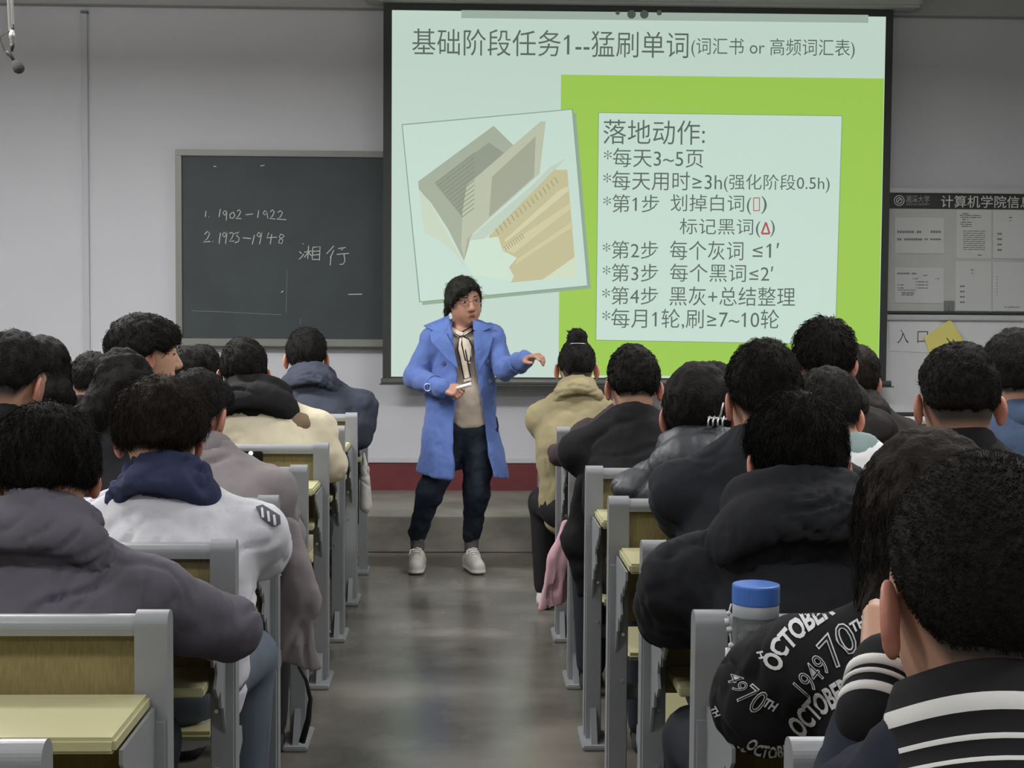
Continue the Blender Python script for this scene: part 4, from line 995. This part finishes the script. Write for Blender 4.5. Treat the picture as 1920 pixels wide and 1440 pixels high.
for x in (490, 502, 514):
    y = 952+(x-490)*.6
    V, Fc = poly_mesh([W(x-2, y, 3.3), W(x+2, y, 3.3), W(x+5, y+20, 3.3), W(x, y+20, 3.3)], .01)
    on_surface('sleeve_stripe', V, Fc, bv, W(500, 965, 3.8)-W(500, 965, 3.3), .007, cloth((214, 214, 220)), p['jacket'], .003)
p = person('nearest student of the left block, in grey hoodie with elbow out on the desk', 7, 80, 880, 205, 'mop', (94, 91, 99), yaw=34, pitch=26, sh=.20, bulk=1.12, hood=1.22, re=(432, 1175, 3.08), n=4500, ln=.045, hres=.0055, res=.009, tshift=.015, grow=(.002, .006, -.006), sleeve_k=1.12, lift=.3, d=2.92)
# ------------------------------------------------------------------ students, right block
p = person('girl in khaki hooded jacket with her hair in a high bun', 2, 1081, 684, 80, 'bun', (146, 136, 104), pitch=12, hood=.95, le=(1024, 812, 6.95), sh=.165, n=500, ln=.02, legs=(34, 32, 34), bulk=1.05, shoe=(190, 184, 180))
MB().tube([p['N']+np.array([.075*math.cos(a), .015+.06*math.sin(a), .055-.02*math.sin(a)]) for a in np.linspace(PI*1.05, PI*1.95, 13)], .004, 6).build('neck_cord', MATS.get('black_rubber'), p['root'], True)
MB().tube([p['H'].p(.032*math.cos(a), -.086+.014*math.sin(a), .078) for a in np.linspace(PI, 2*PI, 9)], .002, 6).build('hair_clip', MATS['silver'], p['root'], True)
p = person('student with straight dark hair and pink striped collar behind the black shirted student', 3, 1184, 706, 92, 'bob', (70, 58, 60), pitch=12, n=500, collar=(168, 120, 122), res=.014)
person('student whose dark hair shows behind the puffer jacket girl in the third row', 3, 1338, 738, 90, 'bob', (40, 40, 42), n=500, res=.016)
p = person('student in plain black shirt with short black hair beside the right aisle', 4, 1188, 716, 104, 'short', (27, 27, 29), pitch=16, sh=.195, bulk=1.1, le=(1112, 868, 5.25), n=900, res=.011)
V, Fc = blob([C(W(1095, 905, 5.1), W(1086, 1010, 5.08), .03, .055, .03, (0, 1, 0), .7), C(W(1086, 1010, 5.08), W(1095, 1105, 5.08), .055, .035, .03, (0, 1, 0), .7)], .01)
mk('shirt_tail', crumple(V, Fc, .01, 10, 3), Fc, cloth((27, 27, 29)), p['root'], True)
p = person('tall student with tousled hair and dark hood, against the green slide edge', 4, 1545, 668, 120, 'short', (46, 43, 42), pitch=14, hood=1.15, n=1600, ln=.05, lift=.6, spike=1)
person('student in dark brown coat beside the right edge of the screen', 3, 1602, 706, 92, 'bob', (50, 46, 44), sh=.20, bulk=1.15, n=600, hrgb=(48, 42, 38), tshift=.02, hood=1.0)
p = person('girl in glossy black puffer jacket with hair gathered in a silver claw clip', 5, 1308, 768, 136, 'bob', (54, 56, 60), pitch=18, yaw=-6, sh=.18, le=(1212, 915, 4.5), bulk=1.2, hood=1.3, hcol=(50, 52, 56), quilt=1, n=1500, ln=.05, res=.009, hflow='down')
b = MB()
for x in (-.02, -.008, .004, .016): b.tube([p['H'].p(.045+x, -.112, -.045), p['H'].p(.04+x, -.125, -.06), p['H'].p(.04+x, -.118, -.072)], .0028, 6)
b.tube([p['H'].p(.02, -.115, -.05), p['H'].p(.068, -.105, -.05)], .004, 6); b.tube([p['H'].p(.05, -.112, -.05), p['H'].p(.058, -.135, -.015)], .003, 6)
b.build('claw_clip', MATS['silver'], p['root'], True)
p = person('student with dark rounded hair in a white jacket with grey-green collar', 5, 1550, 768, 128, 'short', (206, 206, 206), pitch=16, sh=.21, collar=(132, 150, 148), n=1300, hrgb=(44, 40, 38), bulk=1.15, tshift=.17)
p = person('student in blue denim jacket near the right edge of the photo', 5, 1906, 700, 134, 'short', (66, 80, 104), pitch=14, collar=(72, 88, 114), n=1300, sh=.2)
person('student at the far right edge whose hair top shows above the denim jacket', 4, 1962, 676, 110, 'short', BLK, n=700, res=.016)
p = person('student with cropped hair and both ears showing, in a black high-neck top', 6, 1797, 742, 166, 'fade', (36, 36, 38), yaw=-5, pitch=12, collar=(28, 28, 30), sh=.21, bulk=1.12, n=3200, ln=.02, lift=.3, hres=.0055, grow=(-.003, -.002, -.004))
p = person('student in dark charcoal jacket with tall hair and left ear showing, beside the puffer jacket', 6, 1431, 738, 148, 'fade', (38, 40, 44), yaw=8, pitch=10, sh=.20, le=(1290, 985, 3.85), bulk=1.15, n=3200, ln=.03, lift=.5, hres=.0055, res=.01, tshift=-.03, grow=(0, 0, .008))
p = person('student in black hoodie with tousled hair and glasses, left elbow on the desk', 7, 1492, 854, 190, 'short', (33, 34, 37), yaw=6, pitch=20, sh=.225, bulk=1.2, hood=1.5, le=(1262, 1160, 3.12), n=5000, ln=.045, lift=.35, hres=.0055, res=.009, sleeve_k=1.15, tshift=-.02)
H = p['H']
b = MB()
for s in (-1, 1): b.tube([H.p(s*.07, .09, -.004), H.p(s*.085, .03, 0), H.p(s*.088, -.002, -.002), H.p(s*.086, -.012, -.016)], .0018, 6)
b.tube([H.p(-.07, .09, -.004), H.p(-.02, .112, -.004), H.p(.02, .112, -.004), H.p(.07, .09, -.004)], .0018, 6)
b.build('glasses', MATS['black_rubber'], p['root'])
# person in the lettered sweater
p = person('long haired student in black sweater covered with white lettering, elbow beside the water bottle', 8, 1738, 985, 262, 'long', (28, 28, 30), yaw=6, pitch=16, sh=.215, sdrop=.07, bulk=1.2, le=(1436, 1316, 2.33), n=5000, ln=.10, hrgb=(52, 45, 40), extra=longhair(0, -.20, .4), hflow='down', hres=.0055, res=.008, sleeve_k=1.36, d=2.28, amp=.008, grow=(.004, .004, .006), tname='sweater', fold=.010)
bv = bvh_of(p['jacket'])
M_LT = cloth((206, 206, 206), 'print_white', .8, bump=0, var=0)
def letter(body, path, h, outline_only=False):
    """lay lettering along a bent pixel path onto the sweater"""
    V, Fc = text_mesh(body, 0.012 if outline_only else .035, shear=.15)
    if outline_only:
        V2, F2 = text_mesh(body, -.022, shear=.15)
    mn = V.min(0); mx = V.max(0)
    pts = [np.array(q, float) for q in path]; sl = np.cumsum([0]+[np.linalg.norm(pts[i+1]-pts[i]) for i in range(len(pts)-1)]); Lt = sl[-1]
    def lay(V, Fc, off, m, nm):
        bm = bmesh.new(); vs = [bm.verts.new(v) for v in V]
        for f in Fc:
            try: bm.faces.new([vs[i] for i in f])
            except ValueError: pass
        bmesh.ops.triangulate(bm, faces=bm.faces[:])
        for _ in range(3):
            es = [e for e in bm.edges if e.calc_length() > .16]
            if not es: break
            bmesh.ops.subdivide_edges(bm, edges=es, cuts=1); bmesh.ops.triangulate(bm, faces=[f for f in bm.faces if len(f.verts) > 3])
        bm.verts.index_update(); VV = [v.co.copy() for v in bm.verts]; FF = [[v.index for v in f.verts] for f in bm.faces]; bm.free()
        out = []; keep = []
        for v in VV:
            s = min(max((v.x-mn[0])/(mx[0]-mn[0])*Lt, 0), Lt); i = min(np.searchsorted(sl, s, 'right')-1, len(pts)-2)
            t = (s-sl[i])/(sl[i+1]-sl[i]); c = pts[i]*(1-t)+pts[i+1]*t; d = pts[i+1]-pts[i]; d /= np.linalg.norm(d); nrm = np.array([d[1], -d[0]])
            q = c + nrm*((v.y-mn[1])/(mx[1]-mn[1])-.5)*h
            r = (RC @ Vector(((q[0]-960)/F, (720-q[1])/F, -1))).normalized()
            hit = bv.ray_cast(Vector((0, 0, HC)), r)
            keep.append(hit[0] is not None and abs(hit[2] and 1) and hit[3] < 3)
            out.append(hit[0] - r*off if hit[0] is not None else Vector((0, 0, 0)))
        FF = [f for f in FF if all(keep[i] for i in f) and max((out[f[i]]-out[f[i-1]]).length for i in range(3)) < .06]
        if FF: mk(nm, [tuple(o) for o in out], FF, m, p['jacket'])
    lay(V, Fc, .0025, M_LT, 'lettering')
    if outline_only: lay(V2, F2, .0045, cloth((30, 30, 32)), 'lettering_core')
letter('OCTOBER', [(1444, 1254), (1458, 1218), (1500, 1172), (1556, 1134)], 40)
letter('1ST', [(1562, 1126), (1590, 1118), (1616, 1120)], 16)
letter('1949', [(1500, 1298), (1520, 1270), (1545, 1238)], 42, True)
letter('70', [(1548, 1234), (1575, 1205), (1600, 1188)], 62, True)
letter('TH', [(1596, 1178), (1622, 1162)], 20)
letter('OCTOBER', [(1488, 1372), (1530, 1325), (1590, 1288)], 44)
letter('49', [(1374, 1262), (1382, 1280), (1392, 1296)], 30, True)
letter('70', [(1394, 1296), (1410, 1310), (1432, 1322)], 46, True)
letter('TH', [(1434, 1316), (1456, 1328)], 18)
letter('OCTOBER', [(1404, 1392), (1425, 1408), (1450, 1412), (1490, 1405)], 24)
letter('TH', [(1336, 1326), (1346, 1344)], 12)
letter('H', [(1423, 1220), (1430, 1236)], 12)
# nearest student
p = person('nearest student with buzz cut, in navy varsity jacket with white striped collar', 9, 1838, 1090, 402, 'buzz', (32, 36, 47), yaw=6, pitch=10, sh=.19, sdrop=.150, bulk=1.08, n=14000, ln=.0045, lift=1.6, hres=.005, res=.008, d=1.38, hrgb=(44, 41, 38), tname='varsity_jacket', le=(1600, 1600, 1.50), ears=(1, -1), amp=.0015, spike=1, skin=M_SKIN)
Nk = p['N']; M_ST = cloth((222, 220, 216), 'rib_white'); M_RB = cloth((30, 30, 32))
Rn = rotm(0, 24)
cc0 = Nk+np.array([0, .0, .016])
prof = [(.066, .010), (.070, .034), (.077, .042), (.086, .038), (.0925, .024), (.096, .012), (.0975, .010), (.101, -.006), (.100, -.009), (.1045, -.024), (.1055, -.026), (.107, -.031), (.1065, -.033), (.112, -.044), (.1135, -.046), (.1155, -.050), (.1155, -.052), (.125, -.070)]
white = {6, 10, 14}; nsg = 48; V = []; Fq = []; mi = []
for i, (rr, zz) in enumerate(prof):
    for q in range(nsg):
        a = 2*PI*q/nsg; V.append(cc0 + Rn@np.array([rr*1.02*math.cos(a), rr*.92*math.sin(a), zz + .003*math.sin(a*3+1)]))
for i in range(len(prof)-1):
    for q in range(nsg): Fq.append((i*nsg+q, i*nsg+(q+1) % nsg, (i+1)*nsg+(q+1) % nsg, (i+1)*nsg+q)); mi.append(1 if i in white else 0)
mk('rib_collar', V, Fq, [M_RB, M_ST], p['jacket'], True, mi=mi)
# raised left hand with striped cuff
cw = np.array(W(1652, 1302, 1.50)); ce = np.array(W(1622, 1540, 1.46)); ct_ = np.array(W(1680, 1190, 1.56))
V, Fc = blob([C(p['SL'], ce, .075, .06, .03), C(ce, cw-[0, 0, .046], .062, .052, .03)], .009); mk('sleeve', crumple(V, Fc, .008, 12, 2), Fc, cloth((36, 40, 52)), p['jacket'], True)
up = (ct_-cw)/np.linalg.norm(ct_-cw)
V, Fc = blob([C(cw-up*.03, cw+up*.036, .040, .037, .01)], .005); cf = mk('cuff', V, Fc, M_RB, p['jacket'], True)
for t, th in ((-.022, .007), (-.002, .003), (.014, .007)):
    c = Vector(cw+up*t); u = Vector(up).orthogonal().normalized(); v = Vector(up).cross(u)
    MB().tube([c-Vector(up)*th*.9, c-Vector(up)*th*.8, c+Vector(up)*th*.8, c+Vector(up)*th*.9], [.038, .0412, .0408, .037], 32).build('cuff_stripe', M_ST, cf, True)
V, Fc = blob(hand_prims(hand_frame(cw+up*.02, ct_, (-.4, -1, 0)), .45, -1), .0045); mk('hand', V, Fc, M_SKIN2, p['root'], True)

# ------------------------------------------------------------------ small things
bt = root('water_bottle', tuple(W(1414, 1270, 2.42)), 'clear water bottle with blue screw lid standing on the desk behind the black hoodie', 'bottle')
c = W(1417, 1140, 2.42); r = 45/F*2.42; bt.location = (c.x, c.y, .768); z0 = .768; ztop = W(1417, 1105, 2.42-r).z
h = ztop - z0
cc = (c.x, c.y, z0)
MB().lathe([(r*.90, 0), (r*.97, .006), (r*.97, .02), (r*.93, h*.35), (r*.97, h*.55), (r*.97, h-.035), (r*.94, h-.03), (r*.9, h-.028), (r*.88, h-.03), (r*.9, h*.55), (r*.88, h*.35), (r*.9, .02), (r*.86, .008)], cc, 32).build('bottle_body', mat('clear_plastic', (225, 228, 230), .12, trans=.92), bt, True)
MB().lathe([(r*.84, .009), (r*.85, h*.35), (r*.86, h*.62)], cc, 28).build('water', mat('water', (200, 196, 184), .05, trans=.9), bt, True)
MB().lathe([(r*.95, h-.052), (r*.98, h-.05), (r*.98, h-.030), (r*.95, h-.028)], cc, 32).build('neck_ring', mat('frosted', (176, 180, 184), .5), bt, True)
MB().lathe([(r, h-.030), (r*1.01, h-.028), (r*1.01, h-.002), (r*.99, h+.001), (r*.9, h+.002)], cc, 36).build('lid', mat('blue_lid', (72, 116, 196), .35), bt)
b = MB(); pts = [W(x, y, 2.36) for x, y in ((1371, 1132), (1366, 1150), (1368, 1180), (1371, 1210), (1366, 1235), (1372, 1258))]
b.tube(pts, .0015, 5)
for q, rr in ((1, .004), (2, .005), (3, .005), (4, .006)): b.lathe([(rr*.3, -rr), (rr, -rr*.4), (rr, rr*.4), (rr*.3, rr)], pts[q], 10)
b.tube([W(1363, 1160, 2.36), W(1364, 1172, 2.36)], .004, 8); b.tube([W(1366, 1215, 2.36), W(1364, 1255, 2.36)], .005, 8)
b.build('strap_charm', mat('pearl', (200, 200, 202), .3), bt, True)
ph = root('phone', tuple(W(473, 900, 5.50)), 'black phone propped against the bench rail behind the cream fleece', 'phone')
a = W(454, 846, 5.50); e = W(493, 846, 5.50); ph.location = (a.x, 5.5, .77)
MB().box((a.x, 5.495, .77), (e.x, 5.505, a.z), .004).build('phone_body', mat('phone_black', (26, 26, 28), .3), ph)
l = W(470, 850, 5.49); MB().tube([(l.x, 5.494, l.z), (l.x, 5.489, l.z)], .008, 12).build('camera_flash', mat('flash', (250, 250, 250), .3, emit=(255, 255, 255), es=1.5), ph)
V, Fc = blob([C(W(1062, 985, 5.95), W(1050, 1050, 5.93), .02, .045, .02, (0, 1, 0), .6), C(W(1050, 1050, 5.93), W(1030, 1150, 5.92), .05, .045, .02, (0, 1, 0), .45), C(W(1058, 1050, 5.97), W(1060, 1158, 6.0), .05, .05, .02, (0, 1, 0), .45), G(lambda Q: W(1030, 1148, 5.92)[2] + (W(1012, 0, 5.92)[0]-Q[..., 0])*-.25 - Q[..., 2], .006)], .007)
V = wrinkle(V, Fc, .028, 9, 4, (1.6, 1, .35), .2)
o = mk('coat', crumple(V, Fc, .010, 9, 3, (1, 1, .5)), Fc, cloth((198, 158, 168)), None, True)
prop(o, 'pink coat hanging off a seat into the aisle on the right', 'coat')

V, Fc = blob([C(W(684, 878, 7.42), W(686, 950, 7.42), .022, .032, .02, (0, 1, 0), .8), C(W(682, 850, 7.42), W(684, 880, 7.42), .006, .02, .01)], .006)
o = mk('tote_bag', wrinkle(V, Fc, .01, 16, 3), Fc, cloth((196, 194, 188)), None, True)
prop(o, 'small pale cloth bag hanging beside the front left bench post', 'bag')
V, Fc = blob([C(W(566, 1262, 3.9), W(573, 1290, 3.9), .012, .012, .01)], .005)
o = MB().tube([W(560, 1250, 3.92), W(574, 1275, 3.9), W(582, 1310, 3.9), W(578, 1350, 3.9), W(566, 1392, 3.9)], [.004, .005, .006, .008, .009], 6).build('bag_strap', cloth((34, 33, 34)), None, True)
prop(o, 'thin black strap dangling beside the left benches near the floor', 'strap')
